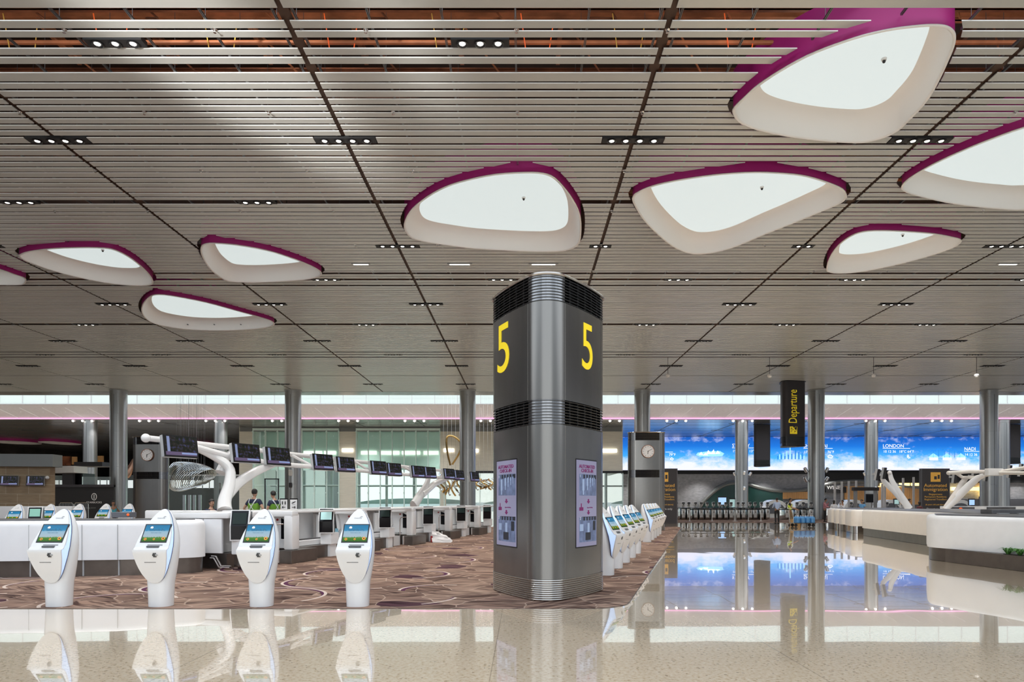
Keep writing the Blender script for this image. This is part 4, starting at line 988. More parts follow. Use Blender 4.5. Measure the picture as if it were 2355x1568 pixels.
def kiosk_proto():
    t_ = thing('check_in_kiosk', 'x', 'kiosk')
    zs = sorted(set([.36, .368, .378, .39, .41, .43, .46, .5, .54, .58, .62, .66, .7, .75, .8, .84, .868, .875, .885, .9, .93, 1.0, 1.05, 1.1, 1.15, 1.2, 1.24, 1.3, 1.34, 1.37, 1.4, 1.42, 1.44, 1.45, 1.46]))
    def slab(name, fa, fb, grow, m_, da=0, db=0):
        A = krows(zs, fa, grow); B = krows(zs, fb, grow); nx = 14
        rings = []
        for ra, rb in zip(A, B):
            rings.append([(x, y+da, z) for x, y, z in ra]+[(x, y+db, z) for x, y, z in rb[::-1]])
        b = MB(); b.loft(rings); return b.build(name, m_, t_, 40)
    # front plate
    face = [(z, y+.028) for z, y in KY]
    sm_face = [(z, y+.022) for z, y in KY if not .87 < z < .9]
    slab('face_plate', KY, sm_face, 0, 'white_gloss')
    slab('light_band', sm_face, KSE, -.007, 'blue_strip', .001, 0)
    slab('edge_line', KSE, KSE, -.002, 'navy_line', 0, .012)
    rings = []
    for z, hw, yf, yb in ((0, .172, -.155, .165), (.2, .180, -.16, .17), (.36, .188, -.165, .18), (.45, .205, -.15, .185), (.6, .232, -.16, .19), (.75, .25, -.158, .195), (.9, .255, -.125, .20), (1.0, .248, -.09, .205), (1.1, .228, -.04, .21), (1.2, .196, .008, .215), (1.3, .15, .06, .215), (1.38, .105, .105, .21), (1.43, .062, .13, .195), (1.452, .02, .15, .17)):
        cy = (yf+yb)/2; hd = (yb-yf)/2; hw *= .955
        rings.append([(hw*math.copysign(abs(math.cos(a))**.8, math.cos(a)), cy+hd*math.copysign(abs(math.sin(a))**.8, math.sin(a)), z) for a in [2*PI*i/32 for i in range(32)]])
    b = MB(); b.loft(rings); b.build('body', 'white_gloss', t_, True)
    # screen on the tilted plane from z .955 to 1.225
    sl = math.atan2(1.24-.93, -.048+.245); up = Vector((0, math.cos(sl), math.sin(sl)))
    def fp(z): return Vector((0, lerp1(KY, z), z))
    o0 = fp(.965); ht = (1.232-.965)/math.sin(sl)
    F = Matrix(((1, 0, 0, 0), (0, up.y, up.z*-1*-1, 0), (0, up.z, -up.y*-1*-1, 0), (0, 0, 0, 1)))
    nrm = Vector((1, 0, 0)).cross(up)
    def fr(o_): return Matrix(((1, nrm.x, up.x, o_.x), (0, nrm.y, up.y, o_.y), (0, nrm.z, up.z, o_.z), (0, 0, 0, 1)))
    b = MB(); b.box(-.195, .195, -.01, .006, 0, ht, 0, fr(o0)); sf = b.build('screen_frame', 'black', t_)
    # picture is built flat in its own frame so that the image sits upright on it
    b = MB(); b.box(-.178, .178, 0, .003, 0, ht-.034); so = b.build('screen', 'screen_meadow', sf)
    so.matrix_local = fr(o0+up*.017+nrm*.006)
    fn = lambda oz: (lambda x, y, d: o0+up*(oz+y)+Vector((x, 0, 0))+nrm*(.0095+d*.3))
    text(sf, 'Check-In', .062, fn(ht*.62), 'screen_text', 'screen_writing')
    text(sf, 'Touch screen to start', .018, fn(ht*.50), 'screen_text', 'screen_writing')
    for cx, r_ in ((-.13, .020), (0, .016), (.135, .026)):
        b = MB()
        c_ = o0+up*.055+Vector((cx, 0, 0))+nrm*.010
        if cx > .1: c_ = c_+up*.012
        pts = []
        for k in range(24):
            a = 2*PI*k/24; rr = r_*(1.15 if k % 2 else .85); pts.append(c_+Vector((rr*math.cos(a), 0, 0))+up*rr*math.sin(a))
        b.poly(pts); fl_ = b.build('sunflower', 'petal_orange', sf)
        b = MB(); b.poly([c_+nrm*.001+Vector((r_*.5*math.cos(2*PI*k/10), 0, 0))+up*r_*.5*math.sin(2*PI*k/10) for k in range(10)]); b.build('seed_disc', 'seed_brown', fl_)
    b = MB(); c_ = o0+up*(ht*.80)+Vector((-.085, 0, 0))+nrm*.0095; b.poly([c_+Vector((.022*math.cos(2*PI*k/16), 0, 0))+up*.022*math.sin(2*PI*k/16) for k in range(16)]); b.build('sun', 'paper', sf)
    # logo above screen
    o1 = fp(1.315)
    text(t_, 'CHANGI', .024, lambda x, y, d: o1+up*y+Vector((x, 0, 0))+nrm*(.002+d*.4), 'engrave', 'logo_lettering', 'CENTER', 1.25)
    b = MB(); b.tube([o1+up*(.020+.018*math.sin(q_*PI/5))+Vector((.025+.012*q_, 0, 0))+nrm*.003 for q_ in range(5)], [.001, .003, .005, .003, .001], 5); b.build('logo_swoosh', 'engrave', t_)
    # tray with slots and readers
    b = MB(); b.box(-.215, .215, .0, .004, 0, .062, 0, fr(Vector((0, -.262, .886)))); b.build('tray', 'white_satin', t_)
    o2 = Vector((0, -.262, .886))
    for i, (x0, x1, z0, z1) in enumerate(((-.07, .15, .044, .052), (-.08, .11, .024, .032), (-.07, .11, .004, .014))):
        b = MB(); b.box(x0, x1, .003, .014 if i < 2 else .03, z0, z1, 0, fr(o2)); b.build('slot', 'slot', t_)
    lo = Vector((0, -.322, .79)); up2 = Vector((0, -.25, .96)).normalized(); n2 = Vector((1, 0, 0)).cross(up2)
    def fr2(o_): return Matrix(((1, n2.x, up2.x, o_.x), (0, n2.y, up2.y, o_.y), (0, n2.z, up2.z, o_.z), (0, 0, 0, 1)))
    b = MB(); b.box(.055, .068, -.002, .007, -.032, .032, 0, fr2(lo)); b.box(.068, .10, -.002, .007, .020, .032, 0, fr2(lo)); b.box(.068, .10, -.002, .007, -.032, -.020, 0, fr2(lo)); b.box(.045, .085, -.002, .01, -.012, .012, 0, fr2(lo)); cr_ = b.build('card_reader', 'slot', t_)
    b = MB(); b.box(.085, .12, -.002, .008, -.008, .008, 0, fr2(lo)); b.build('card_icon', 'engrave', cr_)
    lo2 = Vector((0, -.284, .68))
    b = MB(); b.box(-.095, .075, -.006, .004, -.004, .004, 0, fr2(lo2)); b.build('receipt_slot', 'slot', t_)
    return t_
kp = kiosk_proto(); kused = [False]
def kiosk(x, y, rz, label, group):
    o = kp if not kused[0] else copy_tree(kp); kused[0] = True
    o.location = (x, y, .006); o.rotation_euler = (0, 0, rz); o['label'] = label; o['group'] = group
fr_names = ['leftmost of the four in the front row', 'second from the left in the front row', 'third from the left in the front row', 'rightmost of the four in the front row']
for i, px in enumerate((133, 368, 600, 822)): kiosk(WX(px, 10.3), 10.33, 0, 'white self check-in kiosk with lit screen, '+fr_names[i], 'kiosks in the front row')
TH = math.atan(.27)
ux, uy = math.sin(TH), math.cos(TH)
rr_ = PI/2-TH
for i in range(5):
    x0 = WX(1395, 14.6); kiosk(x0+ux*1.53*i, 14.6+uy*1.53*i, rr_-.25, 'white kiosk facing the walkway beside the big pillar, %s from the pillar' % ORD[i], 'kiosks right of the big pillar')
for i in range(5):
    x0 = WX(1488, 26.1); kiosk(x0+ux*1.5*i, 26.1+uy*1.5*i, rr_-.25, 'white kiosk facing the walkway in front of the right clock pillar, %s from the front' % ORD[i], 'kiosks by the right clock pillar')
for i, (px, D) in enumerate(((38, 22.8), (113, 24.2), (180, 25.3), (241, 26.5), (295, 27.8))):
    kiosk(WX(px, D), D, .06, 'white kiosk behind the long counter at the left, %s from the left' % ORD[i], 'kiosks behind the left counter')
# ================================================================== counters
def counter(poly, r, label, z=1.16, pl=.34, mt_='white_satin', top='grey_top', name='check_in_counter', recess=.05, plm='plinth_metal', seams_=(), group='white counters'):
    cx = sum(p[0] for p in poly)/len(poly); cy = sum(p[1] for p in poly)/len(poly)
    P_ = rpoly([(x-cx, y-cy) for x, y in poly], r, 8)
    t_ = thing(name, label, 'counter', (cx, cy, .006), group=group)
    b = MB(); q = offs(P_, -recess); b.prism(q, 0, pl); b.build('plinth', plm, t_, True)
    b = MB(); b.loft([[(x, y, zz) for x, y in offs(P_, o_)] for o_, zz in ((0, pl), (0, z-.12), (-.012, z-.07), (-.035, z-.03), (-.075, z-.006), (-.12, z))]); b.build('body', mt_, t_, 40)
    b = MB(); b.loft([[(x, y, zz) for x, y in offs(P_, o_)] for o_, zz in ((-.20, z-.002), (-.21, z+.022))]); b.build('top', top, t_)
    b = MB()
    for (sx_, sy) in seams_: b.box(sx_-cx-.004, sx_-cx+.004, sy-cy-.006, sy-cy+.006, pl+.005, z-.08); b.box(sx_-cx-.012, sx_-cx+.012, sy-cy+recess-.012, sy-cy+recess+.012, .01, pl-.005)
    if seams_: b.build('panel_joint', 'grey_panel', t_)
    else: b.bm.free()
    return t_
counter([(-15, 13.85), (-10.8, 14.0), (-8.2, 14.42), (-6.95, 15.05), (-7.5, 15.95), (-15, 15.4)], [0, 0, 3, .35, .3, 0], 'long low white counter with dark top behind the front kiosks at the left', seams_=((-10.2, 14.10), (-8.52, 14.36), (-9.2, 14.25)))
counter([(10.85, 18.3), (11.5, 15.35), (11.95, 11.5), (18, 11.5), (18, 20.3), (12.0, 20.3)], [.9, 3, 0, 0, 0, .7], 'nearest rounded white counter at the right edge behind the small plants', recess=.06, mt_='white_satin', z=1.19)
counter([(15.35, 30.9), (14.2, 23.6), (14.1, 21.2), (20.5, 21.2), (20.5, 32), (16.1, 32)], [.8, 1.5, 0, 0, 0, .6], 'long cream counter with lilac metal base, second from the right edge', mt_='white_warm', z=1.17)
for i, (xa, ya, ln_) in enumerate(((17.65, 39.6, 1.7), (17.1, 37.6, 1.2), (16.75, 36.2, 1.2), (16.4, 34.8, 2.0))):
    counter([(xa, ya), (xa-ln_*.26, ya-ln_*.96), (xa+4, ya-ln_*.96), (xa+4, ya)], .28, 'cream rounded desk block beside the marble walkway, %s counting from the gates' % ORD[i], mt_='white_warm', z=1.14-.0*i, name='desk_block', plm='plinth_metal' if i % 2 == 0 else 'chrome')
# white back band and things on the right counters
t_ = thing('conveyor_backing', 'long low white and grey backing behind the right hand counters', 'counter backing', (0, 0, .006))
b = MB(); b.box(20.6, 30, 33.4, 33.7, 0, 1.30); b.build('white_band', 'white_satin', t_)
b = MB()
for x_ in (22.3, 24.3): b.box(x_-1.6, x_-.25, 33.3, 33.4, 1.05, 1.26)
b.build('grey_band', 'grey_top', t_)
b = MB()
for px in (2208,): b.sphere((WX(px, 33.3), 33.25, 1.17), .07, 10)
b.build('orange_button', 'signal_orange', t_, 'all')
for i, (x0, x1, y0) in enumerate(((13.2, 15.9, 19.2), (16, 17.9, 19.3))):
    b = MB(); b.box(x0, x1, y0, y0+.5, 1.215, 1.34-.05*i, .02); tag(b.build('desk_organiser', 'grey_top'), 'low dark box on top of the nearest right counter, %s one' % ('left' if i == 0 else 'right'), 'box')
for i in range(8):
    b = MB(); x_ = 12.9+i*.62; b.box(x_, x_+.3, 18.5+.1*(i % 3), 18.58+.1*(i % 3), 1.214, 1.25, .006); tag(b.build('cable_tray', 'fascia_grey'), 'small grey fitting on the nearest right counter top, %s from the left' % ORD[i], 'fitting', 'fittings on the right counter')
# ---------------- island of bag drop units, running away along u
IA, ID0 = -10.45, 17.2
isl = lambda lx, ly: (IA+.27*ID0+ux*ly+uy*lx, ID0+uy*ly-ux*lx)
def terminal(parent, x, y, m_='screen_green'):
    T_ = Matrix.Translation((x, y, 0)) @ Matrix.Rotation(.38, 4, 'Z')
    b = MB()
    prof = [(-.22, .66), (.0, .66), (.18, .72), (.18, 1.28), (.05, 1.36), (-.10, 1.36), (-.24, 1.02)]
    def pr(w0, w1, pf, off=0): return [[T_ @ Vector((w, p_[0]-off, p_[1])) for p_ in pf] for w in (w0, w1)]
    b.loft(pr(-.19, .19, [(-.10, .68), (.2, .68), (.2, 1.33), (-.02, 1.33), (-.12, 1.05)])); b.build('housing', 'black', parent)
    b = MB(); b.loft(pr(-.21, .21, [(-.17, .66), (-.10, .655), (-.11, 1.0), (.01, 1.36), (-.06, 1.37), (-.18, 1.0)])); h_ = b.build('front_frame', 'white_gloss', parent)
    b = MB(); b.loft(pr(-.185, .185, [(-.178, .69), (-.16, .69), (-.165, 1.0), (-.055, 1.345), (-.072, 1.35), (-.186, 1.0)])); b.build('black_front', 'black_glass', h_)
    b = MB(); b.loft(pr(-.15, .15, [(-.183, 1.045), (-.165, 1.045), (-.09, 1.30), (-.108, 1.30)], 0)); b.build('screen', m_, h_)
unit0 = thing('bag_drop_unit', 'x', 'bag drop unit')
def unit_parts(t_):
    b = MB(); b.box(-2.1, 0, 0, .28, 1.17, 1.33, .03); b.box(-2.1, -1.1, .28, 3.62, 1.27, 1.325, .01); b.box(-.28, -.02, .28, 3.62, 1.27, 1.325, .01); b.build('top_beam', 'white_gloss', t_, True)
    b = MB(); b.box(-.26, 0, 0, .34, .33, 1.25, .05); b.build('post', 'white_gloss', t_, True)
    b = MB(); b.box(-.30, .06, -.12, 1.05, 0, .33, .015); b.build('foot_plinth', 'plinth_metal', t_)
    b = MB(); b.box(-.34, -.27, -.14, -.02, 0, .33, .02); b.build('chrome_edge', 'chrome', t_)
    b = MB(); b.box(-1.15, -.24, .30, .36, .36, 1.2); b.build('front_panel', 'white_satin', t_)
    b = MB(); b.loft([[(-.52, yy, .60), (-.26, yy, .58), (-.26, yy, .98), (-.36, yy, 1.06), (-.52, yy, 1.13)] for yy in (.285, .30)]); b.build('black_window', 'black_glass', t_)
    b = MB(); b.loft([[(-1.12, yy, .58), (-.98, yy, .58), (-1.02, yy, 1.17), (-1.20, yy, 1.17), (-1.20, yy, .62)] for yy in (.26, .30)]); b.build('slanted_window', 'black_matte', t_)
    b = MB(); b.loft([[(-.98, yy, .60), (-.90, yy, .70), (-.92, yy, .92), (-1.0, yy, 1.17), (-1.05, yy, 1.17)] for yy in (.20, .30)]); b.build('side_fin', 'white_gloss', t_)
    b = MB(); b.box(-1.09, -.95, .18, .25, .46, .72, .02); b.build('bag_picture', 'bag_blue', t_)
    b = MB(); b.box(-1.15, -.55, -.02, .25, .40, .44); b.build('shelf', 'grey_panel', t_)
    b = MB(); b.box(-2.05, -1.6, .2, 3.5, .36, 1.25); b.build('inner_wall', 'white_satin', t_)
    b = MB(); b.box(-1.62, -1.3, .32, .38, .33, 1.18); b.box(-1.28, -1.22, -.5, .36, .36, 1.15); b.build('side_panel', 'white_satin', t_)
    b = MB(); b.box(-1.6, -.30, .4, 2.72, 0, .34); b.box(-2.05, -1.6, .4, 3.55, 0, .34); b.build('plinth', 'plinth_metal', t_)
    b = MB(); b.box(-.95, -.55, .5, 2.7, .34, .50, .02); b.build('conveyor_bed', 'white_satin', t_)
    b = MB(); b.box(-.90, -.58, .6, 2.65, .50, .512); b.build('belt', 'black_matte', t_)
    b = MB(); b.loft([[(-1.3, yy, 0), (-.42, yy, 0), (-.42, yy, .34), (-.92, yy, .34), (-1.02, yy, .20), (-1.3, yy, .20)] for yy in (-.85, -.15)]); b.build('weighing_ramp', 'white_gloss', t_)
    b = MB(); b.tube([(-.45, -.1, .33), (-.45, -.1, .9), (-.42, -.1, .97), (-.35, -.1, .99), (-.26, -.0, .99)], .016, 6); b.build('hand_rail', 'chrome', t_, True)
    b = MB(); b.lathe([(.03, 0), (.03, .02)], (0, 0, 0), 12, Matrix.Translation((-.62, .285, 1.09)) @ Matrix.Rotation(PI/2, 4, 'X')); b.build('button', 'red_dot', t_)
    b = MB(); b.box(-.50, -.16, 2.10, 2.55, .34, .68, .02); b.box(-.45, -.22, 2.16, 2.5, 0, .34); b.build('terminal_stand', 'white_satin', t_)
    terminal(t_, -.34, 2.2, 'screen_off')
unit_parts(unit0)
for k in range(5):
    o = unit0 if k == 0 else copy_tree(unit0)
    x_, y_ = isl(0, 3.65*k); o.location = (x_, y_, .006); o.rotation_euler = (0, 0, -TH); o['group'] = 'bag drop units on the island'
    o['label'] = 'white bag drop unit with black screens on the long island, %s from the front' % ORD[k]
    if k == 0:
        for c1_ in KIDS[o.name]:
            for c2_ in KIDS.get(c1_.name, []):
                if c2_.name.startswith('screen'): first_screen = c2_
for c1_ in KIDS[unit0.name]:
    for c2_ in KIDS.get(c1_.name, []):
        if c2_.name.startswith('screen'): c2_.material_slots[0].link = 'OBJECT'; c2_.material_slots[0].material = MATS['screen_pale']
# front end of the island
t_ = thing('island_end', 'white panelled front end of the island with a black self bag drop terminal', 'counter end', (*isl(0, 0), .006), -TH)
b = MB(); b.box(-4.2, -2.15, -.35, -.05, .3, 1.33, .04); b.build('end_wall', 'white_gloss', t_, True)
b = MB(); b.box(-2.1, -.55, -1.7, -.16, 1.17, 1.31, .03); b.build('top_beam', 'white_gloss', t_, True)
b = MB(); b.box(-1.5, -1.42, -2.0, -.6, .36, 1.17); b.box(-1.40, -1.0, -.9, -.86, .36, 1.17); b.box(-1.0, -.96, -1.6, -.88, .36, 1.17); b.build('side_panel', 'grey_panel', t_)
b = MB(); b.box(-1.92, -1.27, -1.66, -1.60, .36, 1.16, .01); b.box(-1.25, -.75, -1.66, -1.60, .36, 1.16, .01); b.build('front_panel', 'white_satin', t_)
b = MB(); b.box(-1.9, -.7, -1.55, -.95, 0, .35); b.build('plinth', 'plinth_metal', t_)
b = MB(); b.tube([(-.98, -1.72, .30), (-.86, -1.72, .30), (-.72, -1.72, .08), (-.45, -1.72, .08)], .02, 6); b.tube([(-.98, -1.76, .26), (-.88, -1.76, .26), (-.74, -1.76, .05), (-.45, -1.76, .05)], .02, 6); b.build('rail', 'chrome', t_, True)
b = MB(); b.box(-.50, -.10, -1.65, -1.2, .34, .68, .02); b.build('terminal_stand', 'white_satin', t_)
b = MB(); b.box(-.46, -.36, -1.6, -1.3, 0, .34); b.box(-.24, -.14, -1.6, -1.3, 0, .34); b.build('leg', 'chrome', t_)
terminal(t_, -.34, -1.5, 'screen_off')
# signal counter behind, far left
t_ = thing('rear_counter', 'long white counter band behind the small kiosks at the far left', 'counter', (WX(-40, 29.5), 29.5, .006))
b = MB(); b.box(0, WX(165, 29.5)-WX(-40, 29.5), 0, .6, .3, 1.33, .03); b.build('body', 'white_satin', t_, True)
b = MB(); b.box(.05, WX(160, 29.5)-WX(-40, 29.5), .05, .55, 0, .3); b.build('plinth', 'plinth_metal', t_)
t_ = thing('bag_drop_terminal', 'black self bag drop terminal with green screen between two small kiosks at the far left', 'terminal', (WX(83, 23.2), 23.2, .006))
terminal(t_, 0, 0); b = MB(); b.box(-.15, .15, -.05, .3, 0, .68); b.build('stand', 'white_satin', t_)
t_ = thing('grey_cabinet', 'low dark grey cabinet with an orange button on the left counter', 'cabinet', (WX(285, 16.3), 16.3, 1.186))
b = MB(); b.box(-.22, .22, -.15, .15, 0, .13, .01); b.build('body', 'slate', t_); b = MB(); b.sphere((.19, -.16, .07), .03, 10); b.build('button', 'signal_orange', t_)
# island monitors
trees = thing('monitor_gantry', 'white branching steel frame carrying monitors over the left check-in island', 'frame', (0, 0, 0))
def on(D, z, dx=0): dx -= .38; return Vector((-12.8+.27*D+dx*uy, D-dx*ux, z))
b = MB(); b.tube([on(D_, 3.06-.0*D_) for D_ in (16.0, 17.2, 20, 24, 28, 32, 35)], .072, 10); b.tube([on(17.3, 3.0), on(18.5, 2.80, .2), on(20.3, 2.68, .3), on(24, 2.70, .3), on(29, 2.70, .25), on(35, 2.7, .2)], .075, 10)
for D_ in (21.5, 23.4, 25.4, 27.5, 29.6): b.tube([on(D_, 3.05), on(D_+.8, 2.70, .3)], .05, 8)
b.sphere(on(15.95, 3.06), .105, 12); b.build('beam', 'white_gloss', trees, True)
for base, tr_ in ((18.1, 0), (30.9, 1)):
    b = MB()
    if tr_ == 0:
        b.tube([Vector(p) for p in spline([tuple(on(18.0, 1.32, .48)), tuple(on(18.12, 1.6, .38)), tuple(on(18.35, 2.05, .34)), tuple(on(18.42, 2.5, .25)), tuple(on(18.0, 2.83)), tuple(on(17.15, 3.03))], 5, False)], [.24-.0055*i for i in range(26)], 12, True, .8)
        b.tube([Vector(p) for p in spline([tuple(on(18.25, 1.75, .36)), tuple(on(18.75, 2.1, .34)), tuple(on(19.5, 2.42, .3)), tuple(on(20.3, 2.68, .3))], 5, False)], [.18-.005*i for i in range(16)], 12, True, .6)
        b.tube([on(18.42, 2.35), on(18.6, 2.7), on(18.9, 3.0)], [.14, .11, .08], 10)
    else:
        b.tube([Vector(p) for p in spline([tuple(on(30.6, 1.32)), tuple(on(31.2, 1.75)), tuple(on(32.0, 2.3)), tuple(on(32.4, 3.0))], 5, False)], [.30-.010*i for i in range(16)], 12, True, .55)
        b.tube([on(31.4, 1.85), on(33, 2.4), on(34.6, 2.7)], [.2, .15, .1], 10)
    b.build('trunk', 'white_gloss', trees, True)
mon0 = thing('monitor', 'x', 'monitor')
b = MB(); b.box(-.45, .45, -.02, .10, -.27, .27, .015); b.build('casing', 'grey_panel', mon0)
b = MB(); b.box(-.45, .45, -.035, -.02, -.27, .27, .004); fr0 = b.build('screen_frame', 'black', mon0)
b = MB(); b.box(-.405, .405, -.04, -.034, -.225, .235); b.build('screen', 'screen_hall', fr0)
b = MB(); b.box(-.06, .06, .10, .40, -.06, .12); b.build('bracket', 'white_gloss', mon0)
mk = [False]
def monitor(loc, rz, rx, label, group, s=1):
    o = mon0 if not mk[0] else copy_tree(mon0); mk[0] = True
    o.location = loc; o.rotation_euler = (rx, 0, rz); o.scale = (s, s, s); o['label'] = label; o['group'] = group
for i, (px, py) in enumerate([(408,1028),(559,1043),(632,1050),(736,1063),(788,1068.5),(864,1076),(900,1080),(955,1085),(983,1087),(1027,1090),(1050,1093),(1086,1096.5)]):
    D = 12.8/(.27-(px-VX)/FPX)
    monitor((WX(px, D)+.12, D-.1, WZ(py, D)), math.radians(60), math.radians(-9), 'dark monitor on the white frame over the left island, %s from the front' % ORD[i], 'monitors over the left island', .98)
for i, px in enumerate((28, 82)):
    monitor((WX(px, 34.7), 34.0+(WX(px, 34.7)+30.36)*.1495-.16, WZ(1105.5, 34.7)), .148, -.1, 'small monitor on the stone wall at the far left, %s one' % ('left' if i == 0 else 'right'), 'monitors on the stone wall', .93)
def slim_monitor(loc, rz, rx, label, group, w_=.5, h_=.56):
    t_ = thing('monitor', label, 'monitor', loc, rz, group); t_.rotation_euler = (rx, 0, rz)
    b = MB(); b.box(-w_/2, w_/2, -.03, .03, -h_/2, h_/2, .008); b.build('casing', 'black_matte', t_)
    b = MB(); b.box(-w_/2-.05, -w_/2, -.05, .05, -h_/2, h_/2, .008); b.build('edge_rail', 'grey_panel', t_)
    b = MB(); b.box(-.05, .05, .03, .25, -.05, .05); b.build('bracket', 'grey_panel', t_)
# right-hand frames
D = 35.0
rf = thing('monitor_gantry', 'white leaning support carrying two dark monitors behind the cream counter', 'frame', (0, 0, 0), group='frames right')
pt = lambda px, py, D_=35.0: (WX(px, D_), D_, WZ(py, D_))
b = MB(); b.tube([Vector(p) for p in spline([pt(2090,1170), pt(2078,1150), pt(2060,1122), pt(2050,1102), pt(2047,1088)], 4, False)], [.21-.007*i for i in range(17)], 10, True, .6); b.sphere(pt(2046, 1087), .11, 10); b.build('trunk', 'white_satin', rf, True)
b = MB(); b.tube([pt(2084,1163), pt(2056,1130), pt(2032,1106, 34.8), pt(2028,1098, 34.7)], [.13, .13, .13, .1], 10, True, .6); b.build('branch', 'white_satin', rf, True)
for i, (px, py) in enumerate(((2018, 1091.5), (2033, 1088))):
    slim_monitor(pt(px, py, 34.5), math.radians(38), .18, 'dark monitor on the leaning white support at the right, %s one' % ('left' if i == 0 else 'right'), 'monitors on the right support', .34, .58)
rf = thing('monitor_gantry', 'beige branching steel frame over the right hand counters, running off the right edge', 'frame', (0, 0, 0))
b = MB(); b.tube([pt(2172,1171,33), pt(2195,1140,33), pt(2212,1112,33), pt(2222,1098,33)], [.12, .15, .15, .12], 10, True, .6); b.build('branch', 'white_warm', rf, True)
b = MB(); b.tube([pt(2174,1171,33), pt(2200,1145,33), pt(2230,1115,32.6), pt(2250,1098,32.4), pt(2262,1093,32.2)], [.14, .19, .18, .15, .10], 10, True, .7); b.build('branch', 'white_satin', rf, True)
b = MB(); b.tube([pt(2182,1087.5,33), pt(2230,1084,32.6), pt(2285,1085,32), pt(2300,1085,31.8), pt(2470,1058,27.5)], .09, 10); b.tube([pt(2182,1087.5,33), pt(2200,1088,33), pt(2214,1098,33), pt(2240,1098,32.5), pt(2270,1092,32.2), pt(2295,1087,31.8), pt(2470,1089,27.5)], .08, 10); b.sphere(pt(2182, 1087.5, 33), .105, 10); b.build('beam', 'white_warm', rf, True)
b = MB(); b.box(-.35, .35, -.15, .15, -.14, .2, .03, Matrix.Translation(pt(2286, 1087, 31.8))); b.build('joint_plate', 'white_gloss', rf)
for i, (px, py) in enumerate(((2196, 1097), (2240, 1095), (2268, 1092), (2322, 1084), (2348, 1081))):
    slim_monitor(pt(px, py, 33.4-i*.35), math.radians(40), .12, 'dark slim monitor hanging along the beige frame at the right, %s from the left' % ORD[i], 'monitors on the beige frame', .42, .60)
# ================================================================== totems
def totem(x, y, label):
    t_ = thing('totem_sign', label, 'sign', (x, y, 0))
    b = MB(); b.box(-.94, .94, 0, .25, 0, 3.80); b.build('board', 'charcoal', t_)
    b = MB(); b.box(-.99, -.94, -.01, .26, 0, 3.80); b.box(.94, .99, -.01, .26, 0, 3.80); b.build('edge', 'slate', t_)
    b = MB(); b.box(-.34, .34, -.012, 0, 2.88, 3.54, .0); pl_ = b.build('symbol_plate', 'amber', t_)
    b = MB(); b.box(-.22, -.17, -.02, -.012, 3.08, 3.42, 0, Matrix.Rotation(-.1, 4, 'Y')); b.box(-.10, .08, -.02, -.012, 3.05, 3.26); b.box(.14, .28, -.02, -.012, 3.08, 3.36, .0); b.build('symbol', 'charcoal', pl_)
    for s_, z, h in (('Automated', 2.52, .33), ('Immigration', 2.24, .33), ('Singaporeans', 1.96, .17), ('Permanent Residents', 1.78, .17), ('Registered Travellers', 1.60, .17), ('(6 years old and above)', 1.25, .14)):
        text(t_, s_, h, flat_fn((0, -.004, z)), 'amber', 'lettering', 'CENTER', 1.05)
    text(t_, 'Departure only', .2, flat_fn((0, -.004, .78+.15)), 'paper', 'lettering')
    return t_
totem(WX(2151.5, 47.4), 47.4, 'dark Automated Immigration totem standing behind the right hand counters')
totem(WX(1525.5, 47.4), 47.4, 'dark Automated Immigration totem half hidden by the right clock pillar')
# ================================================================== immigration gates
g0 = thing('immigration_gate', 'x', 'gate')
b = MB(); b.box(-.17, .17, 0, 1.5, .02, .92, .03); b.build('cabinet', 'silver', g0, True)
b = MB(); b.box(-.12, .12, -.01, 0, .18, .80); fp_ = b.build('front_panel', 'white_gloss', g0)
b = MB(); b.lathe([(.04, 0), (.04, .02)], (0, 0, 0), 10, Matrix.Translation((0, -.01, .62)) @ Matrix.Rotation(PI/2, 4, 'X')); b.build('card_slot', 'black', fp_)
b = MB(); b.box(-.19, .19, -.05, 1.52, .92, .97, .01); b.build('top', 'black_glass', g0)
b = MB(); b.box(-.04, .04, .1, .18, .97, 1.12); b.build('reader_post', 'grey_panel', g0)
b = MB(); b.box(-.13, .13, .05, .2, 1.10, 1.44, .05); rh = b.build('reader_head', 'white_gloss', g0, True)
b = MB(); b.box(-.11, .11, .045, .05, 1.30, 1.42); b.sphere((0, .05, 1.22), .05, 8); b.build('camera_face', 'black', rh)
b = MB(); b.box(.17, .31, .7, .72, .2, .95); b.build('glass_flap', 'glass_clear', g0)
gx = [1556,1572,1584.5,1600,1613,1627,1641.7,1655.5,1670,1682,1698,1710,1726,1737,1752,1766,1810,1834,1848,1866,1919,1936,1958.5,1986,2014,2041]
for i, px in enumerate(gx):
    if i in (19,): pass
    o = g0 if i == 0 else copy_tree(g0); o.location = (WX(px, 56.0)*(1), 56.0, .006)
    if 1860 < px < 1895: o.location.y = 55.0; o.location.x = WX(px, 55)
    o['label'] = 'steel automated immigration gate in the far row, %s from the left' % (ORD[i] if i < 24 else ['rightmost but one', 'rightmost'][i-24]); o['group'] = 'automated immigration gates'
# queue barriers in front of the gates
for i, (pa, pb) in enumerate(((1586, 1692), (1692, 1753), (1783, 1820), (1820, 1862))):
    D = 51.5; t_ = thing('queue_barrier', 'steel queue barrier with black rail before the gates, %s from the left' % ORD[i], 'barrier', (WX(pa, D), D, .006), group='queue barriers')
    W_ = WX(pb, D)-WX(pa, D)
    b = MB(); b.box(0, W_-.05, -.03, .03, .86, .93); b.build('rail', 'black', t_)
    for k in range(3 if W_ > 2 else 2):
        x_ = k*(W_-.1)/(2 if W_ > 2 else 1); b = MB(); b.lathe([(.03, 0), (.03, .95)], (x_, 0, 0), 8); b.lathe([(.15, 0), (.15, .015)], (x_, 0, 0), 12); b.build('post', 'white_gloss', t_)
